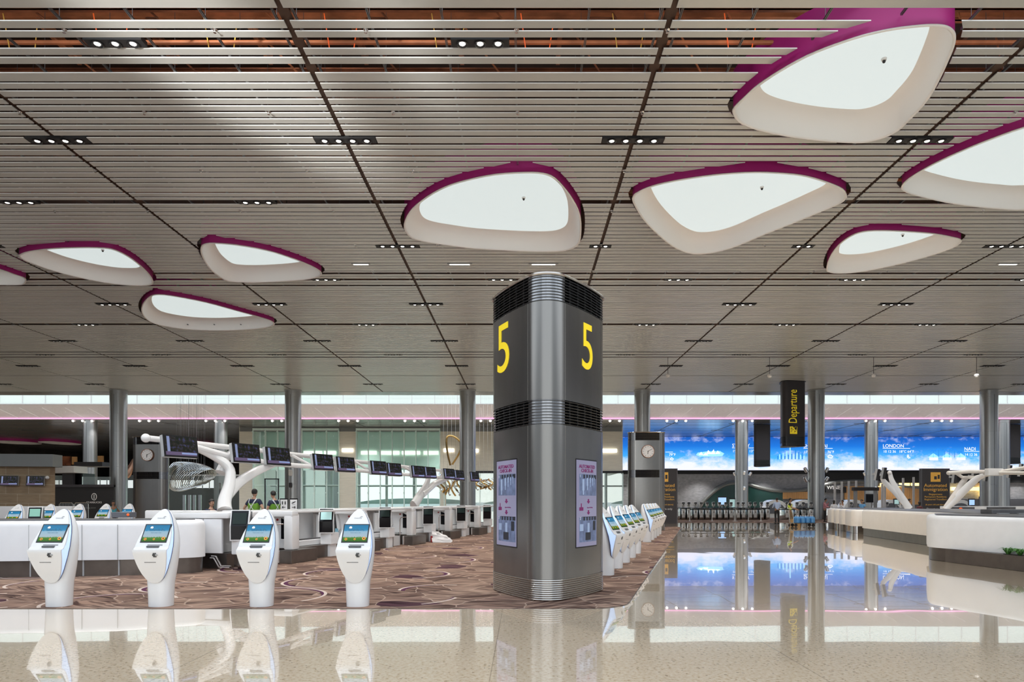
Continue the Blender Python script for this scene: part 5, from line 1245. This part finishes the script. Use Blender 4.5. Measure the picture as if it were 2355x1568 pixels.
# kiosk screens behind gates
for i, (px, py, wd, hh, m_) in enumerate(((1661, 1152, 18, 16, 'screen_blue'), (1684, 1157, 12, 18, 'screen_pale'), (2005, 1146, 24, 16, 'black_glass'), (2062, 1154, 10, 10, 'screen_pale'), (2235, 1155, 12, 12, 'screen_blue'), (2268, 1152, 28, 16, 'black_glass'))):
    D = 62; t_ = thing('information_board', '%s information board on a stand behind the gates, %s from the left' % ('lit' if i not in (2, 5) else 'black', ORD[i]), 'board', (WX(px, D), D, 0))
    w_ = wd*D/FPX/2; z_ = WZ(py, D); h_ = hh*D/FPX/2
    b = MB(); b.box(-w_-.06, w_+.06, 0, .1, z_-h_-.06, z_+h_+.1); b.build('frame', 'charcoal', t_); b = MB(); b.box(-w_, w_, -.02, 0, z_-h_, z_+h_); b.build('display', m_, t_)
    b = MB(); b.box(-.06, .06, .02, .08, 0, z_-h_); b.box(-.3, .3, -.2, .3, 0, .03); b.build('stand', 'grey_panel', t_)
# pale light posts
for i, (px, py) in enumerate(((1920,1108),(1936,1107),(1952,1106),(1969,1105),(2029,1112),(2035,1112),(2077,1099),(2101,1097))):
    D = 54.5; zt = WZ(py, D)
    t_ = thing('glass_post', 'tall pale glass post behind the right counters, %s from the left' % ORD[i], 'post', (WX(px, D), D, 0), group='tall pale posts')
    b = MB(); b.box(-.075, .075, -.05, .05, .05, zt, .01); b.build('shaft', 'white_satin', t_); b = MB(); b.box(-.14, .14, -.1, .1, 0, .05); b.build('foot', 'grey_panel', t_)
t_ = thing('portal_beam', 'dark purple overhead beam on pale legs behind the right counters', 'portal', (WX(1964, 53), 53, 0))
W_ = WX(2022, 53)-WX(1964, 53); b = MB(); b.box(0, W_, 0, .4, WZ(1128, 53), WZ(1120, 53), .02); b.build('beam', 'charcoal', t_)
for x_ in (.1, W_-.3):
    b = MB(); b.box(x_, x_+.2, .1, .3, 0, WZ(1128, 53)); b.build('leg', 'grey_panel', t_)
# rounded white scanners behind gates
for i, px in enumerate((1785, 1852, 1967, 2050, 2210)):
    D = 66; t_ = thing('scanner', 'rounded white scanner tunnel behind the gates, %s from the left' % ORD[i], 'scanner', (WX(px, D), D, 0), group='scanners behind the gates')
    b = MB(); b.loft([[(a*math.cos(q_*PI/10), yy, .9+.75*math.sin(q_*PI/10)) for q_ in range(11)]+[(a, yy, 0)][:0]+[(-a, yy, 0), (a, yy, 0)] for a, yy in ((1.0, 0), (1.0, 1.6))]); b.build('hood', 'white_gloss', t_, 30)
    b = MB(); b.loft([[(a*math.cos(q_*PI/10), yy, .7+.62*math.sin(q_*PI/10)) for q_ in range(11)]+[(-a, yy, .3), (a, yy, .3)] for a, yy in ((.8, -.02), (.8, .0))]); b.build('opening', 'slate', t_)
# ================================================================== left background
D = 35.0
t_ = thing('stone_shop_wall', 'brown stone clad shop wall with grey fascia band at the far left', 'shop wall', (WX(-160, 35), 34.0, 0), math.radians(8.5))
Lw = 6.25
b = MB(); b.box(0, Lw, 0, .5, 0, 3.30); b.build('wall', 'stone_blocks', t_)
b = MB(); b.box(0, Lw+.30, -.35, .6, 3.30, 3.93); b.build('fascia_band', 'fascia_grey', t_)
b = MB(); b.sphere((Lw-.05, -.15, 2.75), .09, 10); b.build('camera', 'white_gloss', t_)
def blk(name, px0, px1, py0, py1, D, dep, m_, label, cat, z0=None, bev=0):
    b = MB(); b.box(WX(px0, D), WX(px1, D), D, D+dep, WZ(py1, D) if z0 is None else z0, WZ(py0, D), bev)
    return tag(b.build(name, m_), label, cat)
h_ = thing('hoarding', 'black shop hoarding with a pale round emblem and STARBUCKS lettering', 'hoarding', (WX(116, 45), 45, 0))
W_ = WX(262, 45)-WX(116, 45)
b = MB(); b.box(0, W_, 0, .15, 0, WZ(1115, 45)); b.build('board', 'black_matte', h_)
b = MB(); b.box(0, W_, -.05, .2, WZ(1120, 45), WZ(1114, 45)); b.build('top_band', 'charcoal', h_)
ex = WX(216.5, 45)-WX(116, 45)
text(h_, 'STARBUCKS', .17, flat_fn((ex, -.006, WZ(1157, 45))), 'paper', 'lettering', 'CENTER', 1.1)
b = MB(); b.tube([(ex+.16*math.cos(2*PI*k/20), -.01, WZ(1142, 45)+.22*math.sin(2*PI*k/20)) for k in range(21)], .022, 5); b.tube([(ex, -.01, WZ(1142, 45)-.15), (ex, -.01, WZ(1142, 45)+.15)], .03, 5); b.build('emblem', 'paper', h_)
text(h_, 'coming soon', .16, flat_fn((ex-.3, -.006, WZ(1169, 45))), 'fascia_grey', 'lettering', 'CENTER')
t_ = thing('cafe_canopy', 'white curved canopy band over the dark kiosk beside the stone wall', 'canopy', (WX(155, 52), 52, 0))
b = MB(); b.loft([[(WX(118+76*k/12, 52)-WX(155, 52), yy-1.2*math.sin(PI*k/24), zz) for k in range(13)]+[(WX(194-76*k/12, 52)-WX(155, 52), yy+.4, zz) for k in range(13)] for yy, zz in ((0, WZ(1088, 52)), (-.05, WZ(1073, 52)))]); b.build('band', 'white_gloss', t_, 30)
b = MB(); b.box(-.4, .4, .0, .3, 0, WZ(1080, 52)); b.build('post', 'charcoal', t_)
blk('kiosk_booth', 143, 190, 1088, 1115, 52.5, 1.5, 'black_glass', 'black glass booth under the curved white canopy', 'booth', 0)
blk('glass_parapet', 189, 254, 1096, 1114, 45.05, .06, 'glass_clear', 'clear glass parapet above the black hoarding', 'parapet', WZ(1114, 45)-.005)
blk('white_lounge_wall', 118, 143, 1093, 1114, 53, .3, 'glass_pale', 'pale glazed opening beside the stone wall', 'window', 0)
blk('ceiling_block', 170, 235, 1062, 1072, 60, 2, 'charcoal', 'dark overhead bulkhead behind the far left steel column', 'bulkhead')
for i, (p0, p1, q0, q1) in enumerate(((165, 175, 1050, 1068), (224, 236, 1048, 1073), (110, 160, 1049, 1070))):
    blk('lit_wall_panel', p0, p1, q0, q1, 100, .3, 'wood_shop' if p1-p0 < 15 else 'copper_dark', 'warm lit wood wall panel deep in the dark hall at the left, %s one' % ('second', 'third', 'first')[i], 'wall panel')
for i in range(2):
    t_ = thing('crowd_barrier', 'pale steel crowd barrier before the black hoarding, %s one' % ('left', 'right')[i], 'barrier', (WX(136+35*i, 42), 42, 0), group='crowd barriers')
    W2 = WX(170, 42)-WX(138, 42)
    b = MB(); b.tube([(0, 0, 0), (0, 0, 1.35), (.08, 0, 1.45), (W2-.08, 0, 1.45), (W2, 0, 1.35), (W2, 0, 0)], .022, 6); b.build('frame', 'silver', t_)
    b = MB()
    for k in range(1, 9): b.tube([(W2*k/9, 0, .25), (W2*k/9, 0, 1.43)], .010, 5)
    b.tube([(0, 0, .25), (W2, 0, .25)], .018, 5); b.build('bars', 'silver', t_)
t_ = thing('rose_sculpture', 'slim rose gold curved blade beside the left clock pillar', 'sculpture', (WX(296, 60), 60, 0))
b = MB(); b.tube([(WX(x, 60)-WX(296, 60), 0, WZ(y, 60)) for x, y in spline([(289,1098),(295,1088),(301,1072),(306,1055)], 4, False)], [.15,.22,.28,.3,.3,.3,.28,.26,.22,.18,.13,.08,.03], 8, True, .5); b.tube([(WX(290, 60)-WX(296, 60), 0, 0), (WX(290, 60)-WX(296, 60), 0, WZ(1096, 60))], .05, 6); b.build('blade', 'rose_gold', t_, True)
for (p0, p1) in ((295, 308), (389, 520)): pass
t_ = thing('glass_screen_wall', 'clear glass screen wall behind the left clock pillar', 'glass wall', (WX(285, 66), 66, 0))
b = MB(); b.box(0, WX(550, 66)-WX(285, 66), 0, .03, 0, WZ(1092, 66)); b.build('panes', 'glass_clear', t_)
b = MB(); b.box(WX(425, 66)-WX(285, 66), WX(550, 66)-WX(285, 66), -.03, .06, WZ(1094, 66), WZ(1091, 66)); b.build('top_rail', 'white_gloss', t_)
b = MB()
for px in (424, 436, 447, 460, 507): b.box(WX(px, 66)-WX(285, 66)-.12, WX(px, 66)-WX(285, 66)+.12, -.1, .1, 0, WZ(1138 if px < 500 else 1110, 66))
b.build('mullion', 'silver', t_)
t_ = thing('distant_glazing', 'bright distant window band at the end of the dark left hall', 'window band', (WX(120, 110), 110, 0))
b = MB(); b.box(0, WX(552, 110)-WX(120, 110), 0, .1, WZ(1122, 110), WZ(1104, 110)); b.build('glazing', 'led_white', t_)
b = MB()
for k in range(30): b.box(k*1.1, k*1.1+.12, -.1, 0, WZ(1124, 110), WZ(1102, 110))
b.build('mullion', 'grey_panel', t_)
b = MB(); b.box(0, WX(552, 110)-WX(120, 110), 0, .12, 0, WZ(1122, 110)); b.build('sill', 'dark_wall', t_)
# far petals in the left hall
for i, (c_, a_) in enumerate((((40, 1013.5), 1.0), ((140, 1012.5), .8), ((455, 1010), 1.1))):
    Dp = [102, 103, 106][i]; cx = WX(c_[0], Dp); w_ = [42, 33, 30][i]*Dp/FPX
    pl = [(cx+w_*math.cos(2*PI*k/14)*(1 if math.cos(2*PI*k/14) > 0 else 1.15), Dp+3.4*math.sin(2*PI*k/14)) for k in range(14)]
    petal('small flat-looking petal skylight deep in the dark left hall, %s' % ('leftmost', 'middle', 'above the ribbed sculpture')[i], pl, 10.2)
b = MB(); b.box(-45, 10, 62.8, 64.2, 13.9, 14.1); b.box(-45, -44.8, 59.7, 73, 13.9, 14.1); b.box(9.8, 10, 59.7, 73, 13.9, 14.1); trim(b, 'white_gloss')
# ---------------- ribbed sculptures
t_ = thing('ribbed_sculpture', 'suspended silver ribbed sculpture like a twisted shell behind the monitors', 'sculpture', (WX(440, 63), 63, WZ(1098, 63)))
sc_ = 63/FPX; k_ = 0
for i in range(17):
    u = i/16; cx = (-36+76*u)*sc_; hh = (33-4*u+6*math.sin(u*PI))*sc_; tw = -.15-1.1*u; b = MB()
    rx = (5+10*math.sin(PI*u)+9*u)*sc_
    pts = [(cx-u*13*sc_+rx*math.cos(a)*1.0-hh*math.sin(a)*math.sin(tw)*.5, 1.2*math.cos(a), (3-4*u)*sc_+hh*math.sin(a)*(1-.33*u)+rx*math.cos(a)*.35) for a in [2*PI*q_/20 for q_ in range(21)]]
    b.tube(pts, .035, 5); b.build('rib', 'silver', t_, True)
b = MB()
for k in range(24): b.tube([((-34+68*k/23)*sc_, .3*math.sin(k), (20-.4*k)*sc_), ((-34+68*k/23)*sc_, .3*math.sin(k), 13.9-WZ(1098, 63))], .007, 4)
b.build('wires', 'silver', t_)
t_ = thing('ribbed_sculpture', 'suspended gold and silver ribbed sculpture with a tall loop beside a steel column', 'sculpture', (WX(1080, 64), 64, WZ(1108, 64)))
sc_ = 64/FPX
for i in range(20):
    u = i/19; b = MB(); cx = (-72+135*u)*sc_; am = (20+10*math.sin(u*6))*sc_
    b.tube([(cx+6*sc_*math.sin(q_*.9+i), .6*math.cos(q_*.8), am*(1-q_/4.5)-6*sc_*u) for q_ in range(10)], .09, 5); b.build('rib', 'gold' if i % 2 else 'silver', t_, True)
b = MB(); b.tube([((x-1080)*sc_, 0, (1108-y)*sc_) for x, y in spline([(1036,1070),(1029,1040),(1027,1010),(1034,1002),(1048,1006),(1060,1020),(1056,1042),(1040,1068)], 4, False)], .10, 6); b.build('loop', 'gold', t_, True)
b = MB()
for k in range(14): b.tube([((-60+120*k/13)*sc_, 0, 18*sc_), ((-60+120*k/13)*sc_, 0, 13.9-WZ(1108, 64))], .006, 4)
b.build('wires', 'silver', t_)
# small signs on posts behind the island, tall mirror frame
for i, (px, s_) in enumerate(((653, '←'), (675.5, '→'))):
    D = 22.5; t_ = thing('direction_sign', 'small white sign with a %s arrow on a black frame beside the vest workers' % ('left pointing' if i == 0 else 'right pointing'), 'sign', (WX(px, D), D, 0))
    b = MB(); b.box(-.135, .135, 0, .03, 1.28, 1.66); b.box(-.02, .02, .01, .04, 0, 1.3); b.box(-.15, .15, -.1, .14, 0, .02); b.build('frame', 'black', t_)
    b = MB(); b.box(-.115, .115, -.008, 0, 1.26, 1.62); pn = b.build('panel', 'paper', t_)
    sg = -1 if i == 0 else 1
    b = MB(); b.tube([(-.05*sg, -.012, 1.37), (.055*sg, -.012, 1.37)], .010, 5); b.tube([(.02*sg, -.012, 1.405), (.058*sg, -.012, 1.37), (.02*sg, -.012, 1.335)], .010, 5); b.build('arrow', 'black', pn)
    b = MB()
    if i == 0:
        for q_ in (-.045, .045): b.sphere((q_, -.012, 1.555), .016, 8); b.box(q_-.018, q_+.018, -.016, -.010, 1.49, 1.535); b.box(q_-.010, q_+.010, -.016, -.010, 1.45, 1.49)
    else: b.tube([(-.06, -.012, 1.50), (.0, -.012, 1.52), (.06, -.012, 1.56)], .012, 5); b.tube([(-.03, -.012, 1.545), (.03, -.012, 1.52)], .008, 5); b.box(-.05, .05, -.014, -.01, 1.455, 1.462)
    b.build('symbol', 'black', pn)
D = 27; t_ = thing('open_glass_door', 'tall thin black framed glass panel behind the vest workers', 'glass panel', (WX(608, D), D, 0))
W2 = WX(641, D)-WX(608, D); b = MB(); zt = WZ(1100, D)
b.box(0, .04, 0, .05, 0, zt); b.box(W2-.04, W2, 0, .05, 0, zt); b.box(0, W2, 0, .05, zt-.04, zt); b.build('frame', 'black', t_)
b = MB(); b.box(.04, W2-.04, .02, .03, 0, zt-.04); b.build('pane', 'glass_clear', t_)
b = MB(); x_ = WX(669, 56.4); 
for zz, s_ in ((WZ(1087, 56.3), 1), (WZ(1114, 56.3), .8)):
    b = MB(); b.lathe([(.13*s_, 0), (.16*s_, .1), (.16*s_, .45*s_), (.1, .5*s_)], (WX(668, 56.2), 56.2, zz-.25), 12); b.tube([(WX(668, 56.2), 56.2, zz), (WX(668, 56.5), 56.6, zz)], .04, 6)
    tag(b.build('wall_speaker', 'white_gloss' if s_ == 1 else 'charcoal', smooth=True), '%s fixed on the steel column behind the vest workers' % ('white rounded speaker' if s_ == 1 else 'small black box'), 'speaker')
# ---------------- loose things on the carpet
t_ = thing('backpack', 'black backpack with bright blue straps on the carpet by the island', 'bag', (WX(750, 20), 20.0, .006))
b = MB(); b.sphere((0, 0, .165), .165, 14, (.95, .7, 1.0)); b.build('bag_body', 'cloth_black', t_, 'all')
b = MB(); b.tube([(-.15, -.05, .02), (-.19, -.05, .1), (-.15, -.05, .2)], .02, 6); b.tube([(.14, -.05, .03), (.22, -.05, .06), (.20, -.05, .16), (.14, -.05, .2)], .02, 6); b.build('strap', 'cloth_teal', t_, True)
b = MB(); b.tube([(-.03, 0, .32), (0, 0, .36), (.03, 0, .32)], .01, 6); b.build('handle', 'cloth_black', t_)
t_ = thing('covered_luggage', 'crumpled white plastic sheet thrown over a red item on the carpet', 'sheet', (WX(1017, 26), 26.0, .006))
b = MB(); rng = random.Random(2)
prof = [[(x, y, z) for x, y, z in ((-.32, -.3, 0), (.36, -.3, 0), (.36, .3, 0), (-.32, .3, 0))], [(-.38, -.22, .2), (.28, -.24, .13), (.27, .24, .14), (-.38, .22, .2)], [(-.36, -.15, .42), (-.02, -.12, .30), (0, .12, .30), (-.36, .14, .42)]]
b.loft(prof); bmesh.ops.subdivide_edges(b.bm, edges=b.bm.edges[:], cuts=3, use_grid_fill=True)
for v in b.bm.verts:
    if v.co.z > .01: v.co += Vector((rng.uniform(-.03, .03), rng.uniform(-.03, .03), rng.uniform(-.025, .025)))
b.build('sheet', 'plastic_wrap', t_, 40)
b = MB(); b.box(-.42, -.33, -.2, .1, 0, .25, .02); b.build('red_item', 'red_dot', t_)
# ---------------- planter
t_ = thing('planter', 'low brown steel planter ledge with spiky green plants before the nearest right counter', 'planter', (0, 0, .006))
b = MB(); b.prism([(10.96, 17.7), (11.23, 15.2), (11.62, 11.6), (11.90, 11.6), (11.46, 15.3), (11.02, 17.3)], 0, .335); b.build('trough', 'plinth_metal', t_)
b = MB(); b.prism([(11.22, 15.95), (11.29, 15.2), (11.62, 12), (11.78, 12), (11.42, 15.2), (11.30, 15.95)], .30, .342); b.build('soil', 'soil', t_)
rng = random.Random(5)
for i in range(7):
    b = MB(); cx, cy = 11.27+.10*i*.34+rng.uniform(-.02, .02), 15.85-i*.32
    for k in range(60):
        a = rng.uniform(0, 2*PI); ln_ = rng.uniform(.16, .27); le = rng.uniform(.3, 1.1); w_ = .012
        d = Vector((math.cos(a), math.sin(a), 0)); sd = Vector((-d.y, d.x, 0))*w_
        p0 = Vector((cx, cy, .33))+d*.02; p1 = p0+d*ln_*.45*le+Vector((0, 0, ln_*.65)); p2 = p0+d*ln_*1.1*le+Vector((0, 0, ln_*(.9-.55*le)))
        vs = [b.bm.verts.new(p) for p in (p0-sd*.6, p0+sd*.6, p1+sd, p1-sd, p2)]
        b.bm.faces.new((vs[0], vs[1], vs[2], vs[3])); b.bm.faces.new((vs[3], vs[2], vs[4]))
    tag(b.build('spiky_plant', 'leaf'), 'spiky green plant in the steel planter, %s counting from the far end' % ORD[i], 'plant', 'plants in the planter')
# ================================================================== people
def skin_me(vs, es, rs):
    me = bpy.data.meshes.new('s'); me.from_pydata([tuple(v) for v in vs], es, []); o = bpy.data.objects.new('s', me); COL.objects.link(o)
    md = o.modifiers.new('k', 'SKIN'); md.use_smooth_shade = True
    sv = me.skin_vertices[0].data
    for i, r in enumerate(rs): sv[i].radius = (r, r) if not isinstance(r, tuple) else r; sv[i].use_root = (i == 0)
    sd = o.modifiers.new('d', 'SUBSURF'); sd.levels = 1; sd.render_levels = 1
    dg = bpy.context.evaluated_depsgraph_get(); out = bpy.data.meshes.new_from_object(o.evaluated_get(dg))
    bpy.data.objects.remove(o); bpy.data.meshes.remove(me); return out
POSE = {
 'stand': dict(),
 'hips': dict(elL=(-.34, .05, 1.16), wrL=(-.17, -.08, 1.00), elR=(.34, .05, 1.16), wrR=(.17, -.08, 1.00)),
 'push': dict(elL=(-.23, -.12, 1.15), wrL=(-.20, -.38, 1.05), elR=(.23, -.12, 1.15), wrR=(.20, -.38, 1.05), knR=(.10, -.14, .50), anR=(.10, -.04, .10)),
 'chin': dict(elR=(.24, -.14, 1.18), wrR=(.08, -.24, 1.42), elL=(-.22, -.14, 1.12), wrL=(-.08, -.32, 1.12)),
 'work': dict(elL=(-.25, -.05, 1.14), wrL=(-.20, -.32, 1.08), elR=(.25, -.05, 1.14), wrR=(.18, -.34, 1.10)),
}
def person(label, x, y, rz, h, shirt, trousers, skin='skin_tan', pose='stand', vest=None, sleeves=True, longhair=False, tilt=0, z=0, shoes='cloth_black'):
    s = h/1.75; t_ = thing('person', label, 'person', (x, y, z), rz)
    J = dict(pel=(0,0,.95), wai=(0,.01,1.10), che=(0,.0,1.32), nec=(0,.01,1.47), hed=(0,-.01-tilt*.6,1.56), shL=(-.17,0,1.41), shR=(.17,0,1.41), elL=(-.24,.03,1.13), elR=(.24,.03,1.13), wrL=(-.25,-.05,.88), wrR=(.25,-.05,.88), hiL=(-.09,0,.90), hiR=(.09,0,.90), knL=(-.10,-.02,.50), knR=(.10,-.02,.50), anL=(-.10,.02,.09), anR=(.10,.02,.09), nkl=(0,.012,1.435), hip=(0,0,1.03))
    J.update(POSE[pose]); J = {k: Vector(v)*s for k, v in J.items()}
    names = [k for k in J if k not in ('nkl', 'hip')]; idx = {n_: i for i, n_ in enumerate(names)}
    E = [('pel','wai'),('wai','che'),('che','nec'),('nec','hed'),('che','shL'),('che','shR'),('shL','elL'),('shR','elR'),('elL','wrL'),('elR','wrR'),('pel','hiL'),('pel','hiR'),('hiL','knL'),('hiR','knR'),('knL','anL'),('knR','anR')]
    R = dict(pel=(.13,.10), wai=(.125,.10), che=(.145,.11), nec=(.052,.055), hed=(.05,.05), shL=.06, shR=.06, elL=.04, elR=.04, wrL=.028, wrR=.028, hiL=.085, hiR=.085, knL=.056, knR=.056, anL=.038, anR=.038, nkl=(.088,.072), hip=(.128,.10))
    vs = [J[n_] for n_ in names]; es = [(idx[a], idx[c]) for a, c in E]; rs = [tuple(q*s for q in R[n_]) if isinstance(R[n_], tuple) else R[n_]*s for n_ in names]
    # hands with five fingers
    for sd in 'LR':
        w_, e_ = J['wr'+sd], J['el'+sd]; d = (w_-e_).normalized(); side = d.cross(Vector((0, 1, .2))).normalized()*(1 if sd == 'L' else -1)
        pm = w_+d*.06*s; vs.append(pm); rs.append((.036*s, .018*s)); pi_ = len(vs)-1; es.append((idx['wr'+sd], pi_))
        for f in range(4):
            o_ = (f-1.5)*.020*s; L_ = (.06, .075, .07, .055)[f]*s
            a = pm+d*.035*s+side*o_; vs += [a, a+d*L_*.55, a+d*L_*.9+Vector((0, -.012*s, 0))]; rs += [.009*s, .008*s, .006*s]; k = len(vs)
            es += [(pi_, k-3), (k-3, k-2), (k-2, k-1)]
        a = pm+side*.035*s*(-1)+d*.0; vs += [a, a-side*.02*s+d*.035*s]; rs += [.010*s, .008*s]; k = len(vs); es += [(pi_, k-2), (k-2, k-1)]
    me = skin_me(vs, es, rs)
    b = MB(); b.bm.from_mesh(me); bpy.data.meshes.remove(me)
    hc = J['hed']+Vector((0, -.01-tilt*.3, .085))*s
    prof = [(.0, -.118), (.035, -.112), (.052, -.09), (.066, -.05), (.073, 0), (.076, .04), (.068, .08), (.045, .108), (.0, .118)]
    b.lathe([(r*s, q*s) for r, q in prof], hc, 16)
    b.tube([hc+Vector((0, -.072, .015))*s, hc+Vector((0, -.094, -.022))*s, hc+Vector((0, -.075, -.035))*s], [.008*s, .014*s, .010*s], 6)
    for q in (-1, 1): b.sphere(hc+Vector((q*.075, .005, -.005))*s, .020*s, 8, (.5, .8, 1.2))
    b.mi = 1
    for q in (-1, 1): b.sphere(hc+Vector((q*.028, -.066, .012))*s, .009*s, 6)
    b.box(hc.x-.022*s, hc.x+.022*s, hc.y-.072*s, hc.y-.062*s, hc.z-.060*s, hc.z-.054*s); b.mi = 0
    b.build('body', [skin, 'hair'], t_, 'all')
    b = MB(); b.sphere(hc+Vector((0, .010, .030))*s, .096*s, 14, (.90, 1.0, 1.04))
    for v in list(b.bm.verts):
        if v.co.y < hc.y-.025*s and v.co.z < hc.z+.042*s: v.co.y = hc.y-.025*s
        if v.co.z < hc.z-.035*s: v.co.z = hc.z-.035*s-(0.24*s if longhair and v.co.y > hc.y-.01 else 0)
    b.build('hair', 'hair', t_, 'all')
    ks = ['wai','pel','che','shL','shR'] + (['elL','elR'] if sleeves else [])
    def clothing(nm, keys, edges, grow, m_, rmul={}, extra=None):
        kk = list(keys); V = [J[k].copy() for k in kk]; RR = []
        for k in kk:
            r = R[k]; RR.append(tuple((q+grow)*s for q in r) if isinstance(r, tuple) else (r+grow)*s)
        if extra: extra(V, RR, kk)
        me = skin_me(V, [(kk.index(a), kk.index(c)) for a, c in edges], RR); b = MB(); b.bm.from_mesh(me); bpy.data.meshes.remove(me); return b.build(nm, m_, t_, 'all')
    def halfsl(V, RR, kk):
        for q in 'LR':
            if 'el'+q in kk:
                i = kk.index('el'+q); shv = J['sh'+q]; V[i] = shv+(J['el'+q]-shv)*(.62 if sleeves == 'half' else 1.0)
    ex = ['nec'] 
    ks.append('nkl'); es_ = [('wai','pel'),('wai','che'),('che','nkl'),('che','shL'),('che','shR')] + ([('shL','elL'),('shR','elR')] if sleeves else [])
    if sleeves is True: ks += ['wrL','wrR']; es_ += [('elL','wrL'),('elR','wrR')]
    clothing('shirt', ks, es_, .016, shirt, extra=halfsl)
    clothing('trousers', ['pel','hip','hiL','hiR','knL','knR','anL','anR'], [('pel','hip'),('pel','hiL'),('pel','hiR'),('hiL','knL'),('hiR','knR'),('knL','anL'),('knR','anR')], .018, trousers)
    for q in 'LR':
        a = J['an'+q]; b = MB(); b.loft([[(a.x+dx*w_, a.y+yy*s, zz) for dx, zz in ((-1, a.z-.09*s), (1, a.z-.09*s), (.9, a.z-.09*s+hh), (-.9, a.z-.09*s+hh))] for yy, w_, hh in ((.07, .03*s, .06*s), (0, .045*s, .09*s), (-.09, .048*s, .06*s), (-.17, .03*s, .03*s))]); b.build('shoe', shoes, t_, True)
    if vest:
        v_ = clothing('vest', ['che','wai','pel','nkl','shL','shR'], [('che','wai'),('wai','pel'),('che','nkl'),('che','shL'),('che','shR')], .032, vest)
        b = MB()
        for q in (-1, 1):
            for fy in (-1, 1):
                b.tube([Vector((q*.12, fy*.06, 1.47))*s, Vector((q*.09, fy*.150, 1.36))*s, Vector((-q*.02 if fy > 0 else q*.09, fy*.155, 1.2))*s, Vector((-q*.10 if fy > 0 else q*.09, fy*.135, 1.08))*s], .020*s, 5, True, .5)
        b.tube([Vector((.168*math.cos(a), .142*math.sin(a), 1.10))*s for a in [2*PI*k/20 for k in range(21)]], .020*s, 5); b.build('reflective_strip', 'reflect', v_)
    return t_
person('man in light blue shirt and black trousers, seen from behind on the marble floor', WX(1787, 46.8), 46.8, PI, 1.76, 'cloth_lblue', 'cloth_black', pose='work')
person('man in yellow reflective vest and khaki trousers beside the trolley of water bottles', WX(1817, 43.5), 43.5, math.radians(60), 1.72, 'cloth_black', 'cloth_khaki', pose='push', vest='hivis_yellow', sleeves='half')
person('man in pink shirt with hand to his face at the end of the cream desks', WX(1897, 50), 50, math.radians(60), 1.72, 'cloth_pink', 'cloth_black', pose='chin', tilt=.05)
person('woman with long dark hair behind the cream desks', WX(1918, 46), 46, math.radians(170), 1.58, 'cloth_white', 'cloth_black', longhair=True, z=.006)
person('man in white shirt holding his face behind the cream desks', WX(1938, 45), 45, math.radians(-70), 1.60, 'cloth_white', 'cloth_navy', pose='chin')
person('man in blue shirt looking down at his hands behind the cream desks', WX(1983, 43), 43, math.radians(-60), 1.63, 'cloth_blue', 'cloth_navy', pose='work', sleeves='half', tilt=.06)
person('man in dark clothes left of the right hand totem sign', WX(2091, 40), 40, math.radians(40), 1.67, 'cloth_navy', 'cloth_black', pose='work', sleeves='half')
person('person with long dark hair and maroon top directly beside the right hand totem sign', WX(2115, 36.5), 36.5, math.radians(200), 1.52, 'cloth_maroon', 'cloth_black', longhair=True)
person('man in navy shirt with green reflective vest, left of two workers, back turned', WX(585, 20.2), 20.2, PI-.25, 1.72, 'cloth_navy', 'cloth_navy', 'skin_light', 'hips', 'hivis_green', 'half', z=.20)
person('man in navy shirt with green reflective vest, right of two workers, head bowed', WX(631, 21.4), 21.4, math.radians(-120), 1.68, 'cloth_navy', 'cloth_navy', 'skin_light', 'work', 'hivis_green', 'half', tilt=.05, z=.20)
b = MB(); b.box(-9.3, -7.6, 19.6, 22.2, 0, .20); o = b.build('staff_platform', 'grey_panel'); tag(o, 'low grey staff platform inside the island under the vest workers', 'platform')
person('bearded man in navy shirt sitting low behind the island end, left of the white trunk', WX(486, 19.6), 19.6, math.radians(60), 1.62, 'cloth_navy', 'cloth_black', 'skin_light', 'work', sleeves='half')
person('man in turquoise shirt beside the steel column at the left, hand raised', WX(260, 31), 31, math.radians(50), 1.57, 'cloth_teal', 'cloth_black', 'skin_tan', 'chin', sleeves='half')
# ---------------- water trolley
D = 41.3
t_ = thing('trolley', 'flat steel trolley loaded with blue water bottles on the marble floor', 'trolley', (WX(1846, D), D, 0))
b = MB(); b.box(-.66, .66, -.35, .35, .20, .24); b.build('deck', 'silver', t_)
b = MB(); b.tube([(-.66, -.3, .24), (-.72, -.3, 1.0), (-.72, .3, 1.0), (-.66, .3, .24)], .02, 6); b.build('handle', 'silver', t_, True)
for x_ in (-.52, .52):
    for y_ in (-.27, .27):
        b = MB(); b.lathe([(.03, -.025), (.095, -.025), (.095, .025), (.03, .025)], (0, 0, 0), 16, Matrix.Translation((x_, y_, .096)) @ Matrix.Rotation(PI/2, 4, 'X')); b.box(x_-.02, x_+.02, y_-.035, y_+.035, .1, .2); b.build('wheel', 'black_matte', t_)
bt = thing('water_bottle', 'x', 'bottle')
b = MB(); b.lathe([(.02, 0), (.125, 0), (.135, .03), (.128, .08), (.135, .12), (.128, .16), (.135, .20), (.135, .27), (.11, .33), (.05, .37), (.035, .40)], (0, 0, 0), 18); b.build('bottle_body', 'bottle', bt, True)
b = MB(); b.lathe([(.0, .395), (.04, .395), (.042, .44), (.0, .445)], (0, 0, 0), 12); b.build('cap', 'cloth_white', bt)
n_ = 0
for r_ in range(2):
    for c_ in range(4):
        o = bt if n_ == 0 else copy_tree(bt); n_ += 1
        o.location = (WX(1846, D)-.36+c_*.30, D-.16+r_*.32, .24); o['group'] = 'water bottles on the trolley'
        o['label'] = 'blue water bottle on the trolley, %s from the left in the %s row' % (ORD[c_], ('front', 'rear')[r_])
b = MB(); b.box(-.3, .25, -.12, .12, 0, .42); o = b.build('cardboard_box', 'box_tan'); o.location = (WX(1830, D+.9), D+.9, 0); tag(o, 'brown cardboard box behind the water bottles', 'box')
